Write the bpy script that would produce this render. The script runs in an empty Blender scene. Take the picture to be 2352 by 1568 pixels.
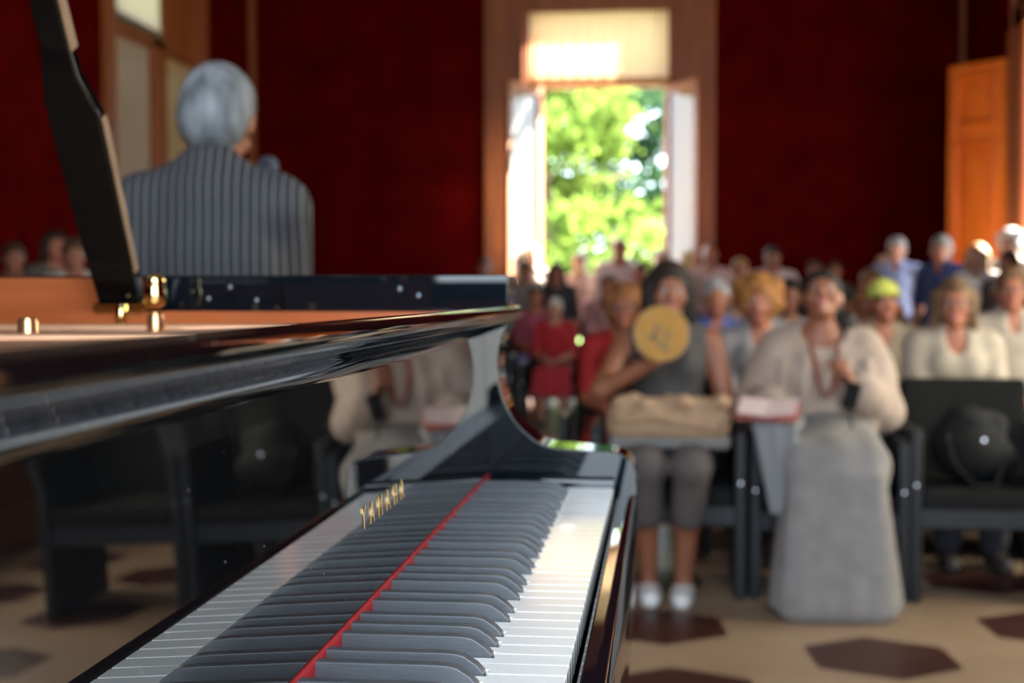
import bpy, bmesh, math, random
import numpy as np
from mathutils import Matrix, Vector, Euler
random.seed(7); np.random.seed(7)
SC = bpy.context.scene
COL = SC.collection
PI = math.pi
R = math.radians

# ------------------------------------------------------------------ materials
def nt(name):
    m = bpy.data.materials.new(name); m.use_nodes = True
    return m, m.node_tree, m.node_tree.nodes['Principled BSDF']

def mat(name, col, rough=.6, metal=0., ior=1.5, noise=0., nscale=8., bump=0., bscale=200., stretch=None, coat=0., sheen=0., spec=None):
    m, t, b = nt(name)
    b.inputs['Roughness'].default_value = rough
    b.inputs['Metallic'].default_value = metal
    b.inputs['IOR'].default_value = ior
    b.inputs['Coat Weight'].default_value = coat
    b.inputs['Coat Roughness'].default_value = .04
    b.inputs['Sheen Weight'].default_value = sheen
    if spec is not None: b.inputs['Specular IOR Level'].default_value = spec
    c = (*col, 1)
    b.inputs['Base Color'].default_value = c
    N = t.nodes; L = t.links
    tc = N.new('ShaderNodeTexCoord')
    mp = N.new('ShaderNodeMapping'); L.new(tc.outputs['Object'], mp.inputs[0])
    if stretch: mp.inputs['Scale'].default_value = stretch
    if noise > 0:
        n = N.new('ShaderNodeTexNoise'); n.inputs['Scale'].default_value = nscale; n.inputs['Detail'].default_value = 4
        L.new(mp.outputs[0], n.inputs['Vector'])
        r = N.new('ShaderNodeValToRGB')
        r.color_ramp.elements[0].position = .3; r.color_ramp.elements[1].position = .7
        r.color_ramp.elements[0].color = (*[x * (1 - noise) for x in col], 1)
        r.color_ramp.elements[1].color = (*[min(1, x * (1 + noise)) for x in col], 1)
        L.new(n.outputs['Fac'], r.inputs[0]); L.new(r.outputs[0], b.inputs['Base Color'])
    if bump > 0:
        n2 = N.new('ShaderNodeTexNoise'); n2.inputs['Scale'].default_value = bscale
        L.new(mp.outputs[0], n2.inputs['Vector'])
        bp = N.new('ShaderNodeBump'); bp.inputs['Strength'].default_value = bump; bp.inputs['Distance'].default_value = .01
        L.new(n2.outputs['Fac'], bp.inputs['Height']); L.new(bp.outputs[0], b.inputs['Normal'])
    return m

_cloth = {}
def cloth(col, rough=.85):
    k = tuple(round(c, 3) for c in col)
    if k not in _cloth:
        _cloth[k] = mat('cloth_%d' % len(_cloth), col, rough, noise=.12, nscale=14, bump=.25, bscale=60)
    return _cloth[k]

_hair = {}
def hairmat(c):
    if c not in _hair: _hair[c] = mat('hair_%d' % len(_hair), c, .6, spec=.25, noise=.55, nscale=26, bump=.9, bscale=70, stretch=(1, 1, .35))
    return _hair[c]
def striped(name, c0, c1, freq, axis='X', width=.35, rough=.8):
    m, t, b = nt(name); N = t.nodes; L = t.links
    tc = N.new('ShaderNodeTexCoord'); w = N.new('ShaderNodeTexWave')
    w.wave_type = 'BANDS'; w.bands_direction = axis; w.inputs['Scale'].default_value = freq
    w.inputs['Distortion'].default_value = .6; w.inputs['Detail'].default_value = 1; w.inputs['Detail Scale'].default_value = .4
    L.new(tc.outputs['Object'], w.inputs['Vector'])
    r = N.new('ShaderNodeValToRGB'); r.color_ramp.elements[0].position = 1 - width - .12; r.color_ramp.elements[1].position = 1 - width + .12
    r.color_ramp.elements[0].color = (*c0, 1); r.color_ramp.elements[1].color = (*c1, 1)
    L.new(w.outputs['Fac'], r.inputs[0]); L.new(r.outputs[0], b.inputs['Base Color'])
    b.inputs['Roughness'].default_value = rough
    return m

def piano_black(name, specks=False, ior=1.9, base=(.0035, .0035, .0038, 1)):
    m, t, b = nt(name); N = t.nodes; L = t.links
    b.inputs['IOR'].default_value = ior
    b.inputs['Roughness'].default_value = .02
    b.inputs['Base Color'].default_value = base
    if specks:
        tc = N.new('ShaderNodeTexCoord')
        v = N.new('ShaderNodeTexVoronoi'); v.inputs['Scale'].default_value = 85
        L.new(tc.outputs['Object'], v.inputs['Vector'])
        lt = N.new('ShaderNodeMath'); lt.operation = 'LESS_THAN'; lt.inputs[1].default_value = .035
        L.new(v.outputs['Distance'], lt.inputs[0])
        n = N.new('ShaderNodeTexNoise'); n.inputs['Scale'].default_value = 5
        L.new(tc.outputs['Object'], n.inputs['Vector'])
        gt = N.new('ShaderNodeMath'); gt.operation = 'GREATER_THAN'; gt.inputs[1].default_value = .5
        L.new(n.outputs['Fac'], gt.inputs[0])
        mu = N.new('ShaderNodeMath'); mu.operation = 'MULTIPLY'
        L.new(lt.outputs[0], mu.inputs[0]); L.new(gt.outputs[0], mu.inputs[1])
        mx = N.new('ShaderNodeMix'); mx.data_type = 'RGBA'
        mx.inputs[6].default_value = (.0035, .0035, .0038, 1); mx.inputs[7].default_value = (.5, .5, .48, 1)
        L.new(mu.outputs[0], mx.inputs[0]); L.new(mx.outputs[2], b.inputs['Base Color'])
        ro = N.new('ShaderNodeMath'); ro.operation = 'MULTIPLY_ADD'; ro.inputs[1].default_value = .7; ro.inputs[2].default_value = .015
        L.new(mu.outputs[0], ro.inputs[0]); L.new(ro.outputs[0], b.inputs['Roughness'])
    return m

def wood(name, c0, c1, rough=.3, scale=3., stretch=(1, 1, 12), coat=.3):
    m, t, b = nt(name); N = t.nodes; L = t.links
    tc = N.new('ShaderNodeTexCoord'); mp = N.new('ShaderNodeMapping'); mp.inputs['Scale'].default_value = stretch
    L.new(tc.outputs['Object'], mp.inputs[0])
    n = N.new('ShaderNodeTexNoise'); n.inputs['Scale'].default_value = scale; n.inputs['Detail'].default_value = 6; n.inputs['Distortion'].default_value = .6
    L.new(mp.outputs[0], n.inputs['Vector'])
    r = N.new('ShaderNodeValToRGB'); r.color_ramp.elements[0].position = .3; r.color_ramp.elements[1].position = .7
    r.color_ramp.elements[0].color = (*c0, 1); r.color_ramp.elements[1].color = (*c1, 1)
    L.new(n.outputs['Fac'], r.inputs[0]); L.new(r.outputs[0], b.inputs['Base Color'])
    b.inputs['Roughness'].default_value = rough; b.inputs['Coat Weight'].default_value = coat; b.inputs['Coat Roughness'].default_value = .08
    return m

def sheer(name, col, transl=.6, transp=.1):
    m = bpy.data.materials.new(name); m.use_nodes = True
    t = m.node_tree; N = t.nodes; L = t.links
    for n in list(N): N.remove(n)
    o = N.new('ShaderNodeOutputMaterial')
    d = N.new('ShaderNodeBsdfDiffuse'); d.inputs[0].default_value = (*col, 1)
    tr = N.new('ShaderNodeBsdfTranslucent'); tr.inputs[0].default_value = (*col, 1)
    tp = N.new('ShaderNodeBsdfTransparent')
    wv = N.new('ShaderNodeTexNoise'); wv.inputs['Scale'].default_value = 900
    tc = N.new('ShaderNodeTexCoord'); L.new(tc.outputs['Object'], wv.inputs['Vector'])
    m1 = N.new('ShaderNodeMixShader'); m1.inputs[0].default_value = transl
    L.new(d.outputs[0], m1.inputs[1]); L.new(tr.outputs[0], m1.inputs[2])
    m2 = N.new('ShaderNodeMixShader')
    mm = N.new('ShaderNodeMath'); mm.operation = 'MULTIPLY'; mm.inputs[1].default_value = transp * 2
    L.new(wv.outputs['Fac'], mm.inputs[0]); L.new(mm.outputs[0], m2.inputs[0])
    L.new(m1.outputs[0], m2.inputs[1]); L.new(tp.outputs[0], m2.inputs[2]); L.new(m2.outputs[0], o.inputs[0])
    return m

def hex_floor():
    m, t, b = nt('hexagon_tile'); N = t.nodes; L = t.links
    tc = N.new('ShaderNodeTexCoord')
    mp = N.new('ShaderNodeMapping'); mp.vector_type = 'TEXTURE'
    mp.inputs['Location'].default_value = (.90, 4.467, 0); mp.inputs['Rotation'].default_value = (0, 0, R(4.7))
    L.new(tc.outputs['Object'], mp.inputs[0])
    sp = N.new('ShaderNodeSeparateXYZ'); L.new(mp.outputs[0], sp.inputs[0])
    def M(op, a, c=None):
        n = N.new('ShaderNodeMath'); n.operation = op
        for i, v in enumerate((a, c)):
            if v is None: continue
            if isinstance(v, (int, float)): n.inputs[i].default_value = v
            else: L.new(v, n.inputs[i])
        return n.outputs[0]
    def cell(ox, oy, px, py):
        qx = M('ADD', sp.outputs[0], ox + px / 2); qy = M('ADD', sp.outputs[1], oy + py / 2)
        qx = M('SUBTRACT', M('FLOORED_MODULO', qx, px), px / 2); qy = M('SUBTRACT', M('FLOORED_MODULO', qy, py), py / 2)
        ax = M('ABSOLUTE', qx); ay = M('ABSOLUTE', qy)
        return M('MAXIMUM', ax, M('ADD', M('MULTIPLY', ax, .5), M('MULTIPLY', ay, .866)))
    px, py = 1.351, .78
    d = M('MINIMUM', cell(0, 0, px, py), cell(px / 2, py / 2, px, py))
    inside = M('LESS_THAN', d, .224)
    n = N.new('ShaderNodeTexNoise'); n.inputs['Scale'].default_value = 2.2; n.inputs['Detail'].default_value = 6
    L.new(tc.outputs['Object'], n.inputs['Vector'])
    def two(a, c):
        r = N.new('ShaderNodeValToRGB'); r.color_ramp.elements[0].position = .35; r.color_ramp.elements[1].position = .68
        r.color_ramp.elements[0].color = (*a, 1); r.color_ramp.elements[1].color = (*c, 1)
        L.new(n.outputs['Fac'], r.inputs[0]); return r.outputs[0]
    light = two((.26, .17, .108), (.32, .225, .152)); dark = two((.040, .011, .008), (.058, .020, .015))
    mx = N.new('ShaderNodeMix'); mx.data_type = 'RGBA'
    L.new(inside, mx.inputs[0]); L.new(light, mx.inputs[6]); L.new(dark, mx.inputs[7]); L.new(mx.outputs[2], b.inputs['Base Color'])
    b.inputs['Roughness'].default_value = .42; b.inputs['Specular IOR Level'].default_value = .3
    return m

M_ = dict(
    black=piano_black('polished_black', False, 1.5, (.0040, .0056, .0078, 1)),
    ebony=piano_black('satin_black_stick', False, 1.35, (.003, .003, .003, 1)),
    fall=piano_black('polished_black_dusty', True, 2.15),
    white_key=mat('ivory_key', (.86, .85, .81), .16, ior=1.5, coat=.3),
    black_key=mat('ebony_key', (.078, .082, .090), .36, noise=.15, nscale=30, stretch=(2, 40, 40)),
    felt=mat('red_felt', (.42, .004, .010), .95, noise=.2, nscale=200),
    maple=wood('amber_veneer', (.30, .065, .018), (.44, .115, .034), .22, 2.5, (1, 1, 9), .5),
    gold=mat('bronze_plate', (.80, .44, .25), .30, metal=.5, noise=.06, nscale=30),
    bolt_gold=mat('gold_bolt', (.72, .36, .17), .25, metal=.9),
    spruce=wood('spruce_soundboard', (.62, .36, .15), (.72, .46, .22), .35, 6, (1, 14, 1), .3),
    brass=mat('brass', (.83, .66, .28), .10, metal=1.),
    steel=mat('steel', (.6, .6, .62), .22, metal=1.),
    string=mat('piano_string', (.75, .55, .40), .3, metal=1.),
    inlay=mat('gold_inlay', (.80, .52, .22), .35, metal=.6),
    redwall=mat('red_wall_fabric', (.082, .0020, .0016), .95, spec=.0, noise=.28, nscale=2.6, bump=.1, bscale=90),
    trim=wood('walnut_trim', (.20, .046, .006), (.34, .088, .012), .5, 2., (6, 6, .5), 0),
    door=wood('cherry_door', (.62, .135, .008), (.82, .215, .016), .35, 2., (6, 6, .5), .1),
    ceil=mat('plaster', (.20, .13, .09), .9, noise=.05),
    floor=hex_floor(),
    stage=wood('stage_boards', (.07, .035, .02), (.12, .06, .03), .5, 3, (1, 9, 1), 0),
    grey=mat('charcoal_upholstery', (.013, .0125, .0115), .85, spec=.12, noise=.2, nscale=30, bump=.2, bscale=400),
    greyp=mat('grey_panel', (.026, .027, .030), .5, spec=.25, noise=.1, nscale=20),
    sheer_w=sheer('white_sheer', (.86, .86, .82), .55, .12),
    sheer_c=sheer('cream_sheer', (.95, .78, .46), .65, .04),
    sheer_t=sheer('tan_sheer', (.66, .52, .40), .4, .04),
    shade_l=sheer('dimmed_shade_cloth', (.30, .24, .17), .5, .0),  # darker copy of the pleated cloth, in place of less daylight behind it
    shade=sheer('pleated_shade_cloth', (.60, .42, .26), .5, .0),
    sheer_d=sheer('dense_white_sheer', (.66, .66, .62), .5, .0),
    glass=None,
    leaf=None,
    bark=mat('bark', (.10, .07, .045), .9, noise=.4, nscale=10, bump=.6, bscale=30),
    lawn=mat('lawn', (.16, .26, .05), .95, noise=.35, nscale=3),
    gravel=mat('terrace_gravel', (.34, .345, .35), .9, noise=.15, nscale=30),
)
def glass():
    m = bpy.data.materials.new('window_glass'); m.use_nodes = True
    t = m.node_tree; N = t.nodes; L = t.links
    for n in list(N): N.remove(n)
    o = N.new('ShaderNodeOutputMaterial'); tp = N.new('ShaderNodeBsdfTransparent'); g = N.new('ShaderNodeBsdfGlossy'); g.inputs['Roughness'].default_value = .02
    tp.inputs[0].default_value = (.95, .97, .96, 1)
    f0 = N.new('ShaderNodeFresnel'); f0.inputs[0].default_value = 1.45
    ge = N.new('ShaderNodeNewGeometry'); iv = N.new('ShaderNodeMath'); iv.operation = 'SUBTRACT'; iv.inputs[0].default_value = 1; L.new(ge.outputs['Backfacing'], iv.inputs[1])
    f = N.new('ShaderNodeMath'); f.operation = 'MULTIPLY'; L.new(f0.outputs[0], f.inputs[0]); L.new(iv.outputs[0], f.inputs[1])
    mx = N.new('ShaderNodeMixShader'); L.new(f.outputs[0], mx.inputs[0]); L.new(tp.outputs[0], mx.inputs[1]); L.new(g.outputs[0], mx.inputs[2]); L.new(mx.outputs[0], o.inputs[0])
    return m
M_['glass'] = glass()
def leafmat(name, col):
    m = bpy.data.materials.new(name); m.use_nodes = True
    t = m.node_tree; N = t.nodes; L = t.links
    for n in list(N): N.remove(n)
    o = N.new('ShaderNodeOutputMaterial'); d = N.new('ShaderNodeBsdfDiffuse'); tr = N.new('ShaderNodeBsdfTranslucent')
    tc = N.new('ShaderNodeTexCoord'); n = N.new('ShaderNodeTexNoise'); n.inputs['Scale'].default_value = 1.3
    L.new(tc.outputs['Object'], n.inputs['Vector'])
    r = N.new('ShaderNodeValToRGB'); r.color_ramp.elements[0].position = .35; r.color_ramp.elements[1].position = .65
    r.color_ramp.elements[0].color = (*[c * .55 for c in col], 1); r.color_ramp.elements[1].color = (*[min(1, c * 1.35) for c in col], 1)
    L.new(n.outputs['Fac'], r.inputs[0]); L.new(r.outputs[0], d.inputs[0]); L.new(r.outputs[0], tr.inputs[0])
    mx = N.new('ShaderNodeMixShader'); mx.inputs[0].default_value = .45
    L.new(d.outputs[0], mx.inputs[1]); L.new(tr.outputs[0], mx.inputs[2]); L.new(mx.outputs[0], o.inputs[0])
    return m

# ------------------------------------------------------------------ mesh helper
class MB:
    def __init__(s): s.v = []; s.f = []; s.mi = []; s.cur = 0
    def add(s, vs, fs):
        b = len(s.v); s.v += [tuple(v) for v in vs]
        for f in fs: s.f.append([i + b for i in f]); s.mi.append(s.cur)
    def box(s, x0, x1, y0, y1, z0, z1, T=None):
        vs = [(x, y, z) for z in (z0, z1) for y in (y0, y1) for x in (x0, x1)]
        if T is not None: vs = [T @ Vector(v) for v in vs]
        s.add(vs, [(0, 2, 3, 1), (4, 5, 7, 6), (0, 1, 5, 4), (2, 6, 7, 3), (0, 4, 6, 2), (1, 3, 7, 5)]); return s
    def prism(s, pts, a, b, axis='Y', T=None):
        """polygon pts (2-D) extruded from a to b along axis. X:(y,z) Y:(x,z) Z:(x,y)"""
        def P(p, t):
            v = {'X': (t, p[0], p[1]), 'Y': (p[0], t, p[1]), 'Z': (p[0], p[1], t)}[axis]
            return T @ Vector(v) if T is not None else v
        n = len(pts); vs = [P(p, a) for p in pts] + [P(p, b) for p in pts]
        area = sum(pts[i][0] * pts[(i + 1) % n][1] - pts[(i + 1) % n][0] * pts[i][1] for i in range(n))
        flip = (area > 0) == (axis == 'Y')
        fs = [list(range(n))[::-1], list(range(n, 2 * n))] + [[i, (i + 1) % n, n + (i + 1) % n, n + i] for i in range(n)]
        if flip: fs = [f[::-1] for f in fs]
        s.add(vs, fs); return s
    def lathe(s, prof, c=(0, 0, 0), seg=24, T=None):
        vs = []
        for r, z in prof:
            for k in range(seg):
                a = 2 * PI * k / seg; v = Vector((c[0] + r * math.cos(a), c[1] + r * math.sin(a), c[2] + z)); vs.append(T @ v if T is not None else v)
        n = len(prof); fs = [[i * seg + k, i * seg + (k + 1) % seg, (i + 1) * seg + (k + 1) % seg, (i + 1) * seg + k] for i in range(n - 1) for k in range(seg)]
        fs += [list(range(seg))[::-1], [(n - 1) * seg + k for k in range(seg)]]
        s.add(vs, fs); return s
    def tube(s, pts, r, seg=8):
        pts = [Vector(p) for p in pts]; n = len(pts); vs = []
        rr = r if isinstance(r, (list, tuple)) else [r] * n
        for i, p in enumerate(pts):
            d = (pts[min(i + 1, n - 1)] - pts[max(i - 1, 0)]).normalized()
            u = d.orthogonal().normalized() if i == 0 else (u - d * u.dot(d)).normalized()
            w = d.cross(u)
            for k in range(seg):
                a = 2 * PI * k / seg; vs.append(p + (u * math.cos(a) + w * math.sin(a)) * rr[i])
        fs = [[i * seg + k, i * seg + (k + 1) % seg, (i + 1) * seg + (k + 1) % seg, (i + 1) * seg + k] for i in range(n - 1) for k in range(seg)]
        fs += [list(range(seg))[::-1], [(n - 1) * seg + k for k in range(seg)]]
        s.add(vs, fs); return s

def setp(o, label=None, cat=None, group=None, kind=None):
    if label: o['label'] = label
    if cat: o['category'] = cat
    if group: o['group'] = group
    if kind: o['kind'] = kind
    return o

def put(o, parent=None):
    """link; geometry is given in the parent's frame-free world coordinates"""
    COL.objects.link(o)
    if parent is not None:
        o.parent = parent
        o.matrix_parent_inverse = WM[parent.name].inverted()
        WM[o.name] = Matrix.Identity(4)
    return o
WM = {}

def obj(name, mb, m, parent=None, bevel=0., smooth=False, local=False):
    me = bpy.data.meshes.new(name)
    me.from_pydata(mb.v, [], mb.f); me.update()
    ms = m if isinstance(m, (list, tuple)) else [m]
    for x in ms: me.materials.append(x)
    if len(ms) > 1:
        me.polygons.foreach_set('material_index', mb.mi)
    o = bpy.data.objects.new(name, me); COL.objects.link(o)
    if parent is not None:
        o.parent = parent
        if not local: o.matrix_parent_inverse = WM.get(parent.name, Matrix.Identity(4)).inverted()
    WM[o.name] = Matrix.Identity(4)
    if local and parent is not None: WM[o.name] = WM[parent.name].copy()
    if smooth: me.polygons.foreach_set('use_smooth', [True] * len(me.polygons))
    if bevel > 0:
        b = o.modifiers.new('edge', 'BEVEL'); b.width = bevel; b.segments = 2; b.limit_method = 'ANGLE'; b.angle_limit = R(30)
        if not smooth:
            me.polygons.foreach_set('use_smooth', [True] * len(me.polygons)); b.harden_normals = True
    return o

def empty(name, loc, rz=0, label=None, cat=None, group=None, kind=None):
    o = bpy.data.objects.new(name, None); COL.objects.link(o)
    o.location = loc; o.rotation_euler = (0, 0, rz); o.empty_display_size = .1
    WM[o.name] = Matrix.Translation(loc) @ Matrix.Rotation(rz, 4, 'Z')
    return setp(o, label, cat, group, kind)

def copy_tree(o, parent=None):
    c = o.copy(); COL.objects.link(c)
    if parent is not None: c.parent = parent
    for ch in list(o.children): copy_tree(ch, c)
    return c

# ------------------------------------------------------------------ camera
CAMP = Vector((.208, 0, 1.17))
cam = bpy.data.cameras.new('camera'); co = bpy.data.objects.new('camera', cam); COL.objects.link(co)
co.location = CAMP; co.rotation_euler = (R(90 - 2.19), 0, R(6.24))
cam.sensor_width = 22.2; cam.lens = 3188 / 2352 * 22.2
cam.clip_start = .02; cam.clip_end = 300
cam.dof.use_dof = True; cam.dof.focus_distance = .88; cam.dof.aperture_fstop = 4.2
SC.camera = co

# ------------------------------------------------------------------ room
XL, XR, YF, YB, ZC = -4.335, 3.311, -.75, 15.0, 5.4
def structure(name, mb, m, bevel=0., parent=None):
    o = obj(name, mb, m, parent, bevel)
    if parent is None: o['kind'] = 'structure'
    return o
structure('floor', MB().box(XL - .3, XR + .3, YF - .3, YB + .3, -.2, 0), M_['floor'])
structure('ceiling', MB().box(XL - .3, XR + .3, YF - .3, YB + .3, ZC, ZC + .2), M_['ceil'])
T_ = .30
def wall(name, axis, t0, t1, a0, a1, openings):
    """wall slab with rectangular openings (a0,a1,z0,z1) along its length"""
    mb = MB(); cuts = sorted({a0, a1, *[o[0] for o in openings], *[o[1] for o in openings]})
    for u, w in zip(cuts, cuts[1:]):
        zs = [(0, ZC)]
        for o in openings:
            if o[0] <= u + 1e-6 and o[1] >= w - 1e-6:
                zs = [(0, o[2]), (o[3], ZC)]
        for z0, z1 in zs:
            if z1 - z0 > 1e-4:
                if axis == 'x': mb.box(u, w, t0, t1, z0, z1)
                else: mb.box(t0, t1, u, w, z0, z1)
    return structure(name, mb, M_['redwall'])
WX0, WX1, WTOP = -1.30, .34, 4.20            # french window hole in the back wall
wall('wall_back', 'x', YB, YB + T_, XL - T_, XR + T_, [(WX0, WX1, 0, WTOP)])
LY0, LY1 = 11.05, 13.20
wall('wall_left', 'y', XL - T_, XL, YF - .0, YB, [(LY0, LY1, 0, WTOP)])
DY0, DY1, DTOP = 11.78, 12.47, 3.45
RW = [(DY0, DY1, 0, DTOP), (4.3, 6.8, .7, 3.3)]
wall('wall_right', 'y', XR, XR + T_, YF - .0, YB, RW)
FW = [(-2.75, -.95, .15, 4.6), (-.55, 1.95, .15, 4.6)]
wall('wall_front', 'x', YF - T_, YF, XL - T_, XR + T_, FW)
for nm, mb in (('baseboard_back', MB().box(XL, WX0 - .42, YB - .025, YB, 0, .22).box(WX1 + .40, XR, YB - .025, YB, 0, .22)),
               ('baseboard_left', MB().box(XL, XL + .025, YF, LY0 - .15, 0, .22).box(XL, XL + .025, LY1 + .15, YB - .03, 0, .22)),
               ('baseboard_right', MB().box(XR - .025, XR, YF, DY0 - .18, 0, .22).box(XR - .025, XR, DY1 + .56, YB - .03, 0, .22))):
    structure(nm, mb, M_['trim'], .004)
structure('trim_1', MB().box(XL, XL + .07, YB - .07, YB, .22, ZC), M_['trim'], .006)      # corner batten between left and back wall
structure('trim_2', MB().box(XR - .05, XR, YB - .05, YB, .22, ZC), M_['trim'], .006)

# window casings: window_1 (back, open), window_2 (left wall, closed)
def french_casing(name, w0, w1, c0, c1, top, T):
    root = empty(name, T @ Vector(((w0 + w1) / 2, 0, 0)), 0, kind='structure')
    mb = MB()
    for a, b in ((c0, w0 + .02), (w1 - .02, c1)):
        mb.box(a, b, -.05, 0, 0, top + .30, T)
        s = a if a == c0 else b
        e = .06 if a == c0 else -.06
        mb.box(min(s, s + e), max(s, s + e), -.075, -.05, 0, top + .30, T)
        q = w0 if a == c0 else w1
        mb.box(min(q, q - e), max(q, q - e), -.075, -.05, 0, top + .02, T)
    mb.box(w0 + .02, w1 - .02, -.05, 0, top, top + .30, T); mb.box(c0 - .03, c1 + .03, -.09, 0, top + .30, top + .38, T)
    obj('casing', mb, M_['trim'], root, .005)
    return root
TB = Matrix.Translation((0, YB, 0))
w1 = french_casing('window_1', WX0, WX1, -1.722, .745, WTOP, TB)
jam = MB(); 
jam.box(WX0, -1.116, YB - .02, YB + .22, 0, 3.36).box(.223, WX1, YB - .02, YB + .22, 0, 3.36).box(WX0, WX1, YB + .04, YB + .20, 3.34, 3.42)
jam.box(WX0, WX0 + .06, YB - .01, YB + .2, 3.42, WTOP).box(WX1 - .10, WX1, YB - .01, YB + .2, 3.42, WTOP).box(WX0, WX1, YB + .1, YB + .2, WTOP - .06, WTOP)
obj('window_frame', jam, M_['trim'], w1, .005)
obj('pane', MB().box(WX0 + .05, WX1 - .05, YB + .145, YB + .155, 3.42, WTOP - .06), M_['glass'], w1)
def leaf(hx, hy, ang, sgn, length, cloth_m, parent, top=3.33):
    """opened glazed leaf with a gathered sheer; local x runs from the hinge"""
    T = Matrix.Translation((hx, hy, 0)) @ Matrix.Rotation(ang, 4, 'Z')
    fr = MB(); st = .075
    fr.box(0, st, -.022, .022, .02, top, T).box(length - st, length, -.022, .022, .02, top, T)
    for z0, z1 in ((.02, .55), (top - .09, top)): fr.box(st, length - st, -.022, .022, z0, z1, T)
    o = obj('casement', fr, M_['trim'], parent, .004)
    obj('pane', MB().box(st, length - st, -.003, .003, .55, top - .09, T), M_['glass'], o)
    cu = MB(); n = 72; zs = (.50, 1.5, 2.5, top - .05)
    pts = [(st * .5 + (length - st) * i / n, sgn * (.034 + .012 * math.sin(i * .95) + .004 * math.sin(i * 2.3))) for i in range(n + 1)]
    vs = [T @ Vector((p[0], p[1], z)) for z in zs for p in pts]; m = n + 1
    cu.add(vs, [[j * m + i, j * m + i + 1, (j + 1) * m + i + 1, (j + 1) * m + i] for j in range(len(zs) - 1) for i in range(n)])
    obj('sheer_curtain', cu, cloth_m, o, smooth=True)
    kb = MB().lathe([(.0, 0), (.012, 0), (.010, .03), (.018, .04), (.018, .055), (0, .06)], seg=12, T=T @ Matrix.Translation((length - .035, -sgn * .02, 1.3)) @ Matrix.Rotation(R(90) * sgn, 4, 'X'))
    obj('handle', kb, M_['brass'], o, smooth=True)
    return o
def aim(h, e): return math.atan2(e[1] - h[1], e[0] - h[0])
leaf(-1.116, YB - .03, aim((-1.116, 14.97), (-1.405, 14.42)), -1, .64, M_['sheer_w'], w1)
leaf(.223, YB - .03, aim((.223, 14.97), (.556, 14.42)), 1, .645, M_['sheer_c'], w1)

def pleated_shade(name, label, T, x0, x1, z0, z1, n, m_='shade'):
    root = empty(name, T @ Vector(((x0 + x1) / 2, 0, z0)), 0, label, 'window shade')
    mb = MB(); m = n * 4 + 1
    xs = [x0 + (x1 - x0) * i / (m - 1) for i in range(m)]
    ys = [-.03 - .018 * math.sin(i * PI / 2) - .006 * math.sin(i * .61) for i in range(m)]
    zs = (z0, z0 + .1, (z0 + z1) / 2, z1)
    vs = [T @ Vector((x, y - (.015 if j == 0 else 0), z)) for j, z in enumerate(zs) for x, y in zip(xs, ys)]
    mb.add(vs, [[j * m + i, j * m + i + 1, (j + 1) * m + i + 1, (j + 1) * m + i] for j in range(3) for i in range(m - 1)])
    obj('pleated_cloth', mb, M_[m_], root, smooth=True)
    hb = MB().box(x0 - .03, x1 + .03, -.055, .0, z1 - .01, z1 + .06, T)
    obj('head_rail', hb, M_['trim'], root, .004)
    fb = MB(); vs = []
    for z, dy in ((z0 + .012, -.012), (z0 - .05, -.016), (z0 - .05, -.006), (z0 + .012, -.002)):
        vs += [T @ Vector((x, y - .006 + dy, z + (.008 * math.sin(i * PI / 2) if z < z0 else 0))) for i, (x, y) in enumerate(zip(xs, ys))]
    fb.add(vs, [[(j * m + i), (j * m + i + 1), ((j + 1) % 4 * m + i + 1), ((j + 1) % 4 * m + i)] for j in range(4) for i in range(m - 1)])
    obj('fringe', fb, M_[m_], root, smooth=True)
    return root
pleated_shade('pleated_shade', 'sunlit cream pleated shade above the open garden window', Matrix.Translation((0, YB - .01, 0)), -1.235, .25, 3.41, 4.13, 26)

# left wall window, both leaves closed, shutters shut behind the sheers
TL = Matrix.Translation((XL, 0, 0)) @ Matrix.Rotation(R(90), 4, 'Z')      # local x -> world y, local -y -> into the room
w2 = french_casing('window_2', LY0, LY1, 10.90, 13.38, WTOP, TL)
for a, b, cm in ((11.08, 12.02, 'sheer_t'), (12.34, 13.16, 'sheer_c')):
    lf = leaf(XL - .04, a, R(90), -1, b - a, M_[cm], w2, 3.33)
mb = MB().box(12.0, 12.36, -.02, .10, 0, 3.40, TL).box(LY0, LY1, -.02, .10, 3.33, 3.45, TL).box(12.16, LY1, -.01, .08, 3.45, WTOP, TL)
obj('window_frame', mb, M_['trim'], w2, .005)
sh = MB().box(LY0, LY1, .16, .20, 0, 3.40, TL)
for k in range(40): sh.box(LY0 + .05, LY1 - .05, .13, .17, .1 + k * .08, .15 + k * .08, TL)
obj('shutter', sh, M_['trim'], w2)
pleated_shade('pleated_shade', 'pale pleated shade at the top of the window on the left wall', Matrix.Translation((XL + .01, 0, 0)) @ Matrix.Rotation(R(90), 4, 'Z'), 11.04, 12.12, 3.44, 4.13, 16, 'shade_l')

# right wall door: casing and one open panelled leaf
d1 = empty('door_1', (XR, DY1, 0), kind='structure')
mb = MB()
for a, b in ((DY0 - .16, DY0), (DY1, DY1 + .55)): mb.box(XR - .04, XR, a, b, 0, DTOP + .18)
mb.box(XR - .04, XR, DY0 - .16, DY1 + .55, DTOP, DTOP + .18)
mb.box(XR - .02, XR + T_, DY1 - .02, DY1, 0, DTOP).box(XR - .02, XR + T_, DY0, DY0 + .02, 0, DTOP)
mb.box(XR - .06, XR, DY1 + .30, DY1 + .36, 0, ZC)
obj('casing', mb, M_['trim'], d1, .005)
hx, hy = XR - .045, 12.93; ex, ey = 2.86, 13.42
L_ = math.hypot(ex - hx, ey - hy); TD = Matrix.Translation((hx, hy, 0)) @ Matrix.Rotation(math.atan2(ey - hy, ex - hx), 4, 'Z')
mb = MB(); top = 3.235; st = .095
mb.box(0, st, -.025, .025, .01, top, TD).box(L_ - st, L_, -.025, .025, .01, top, TD)
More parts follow.
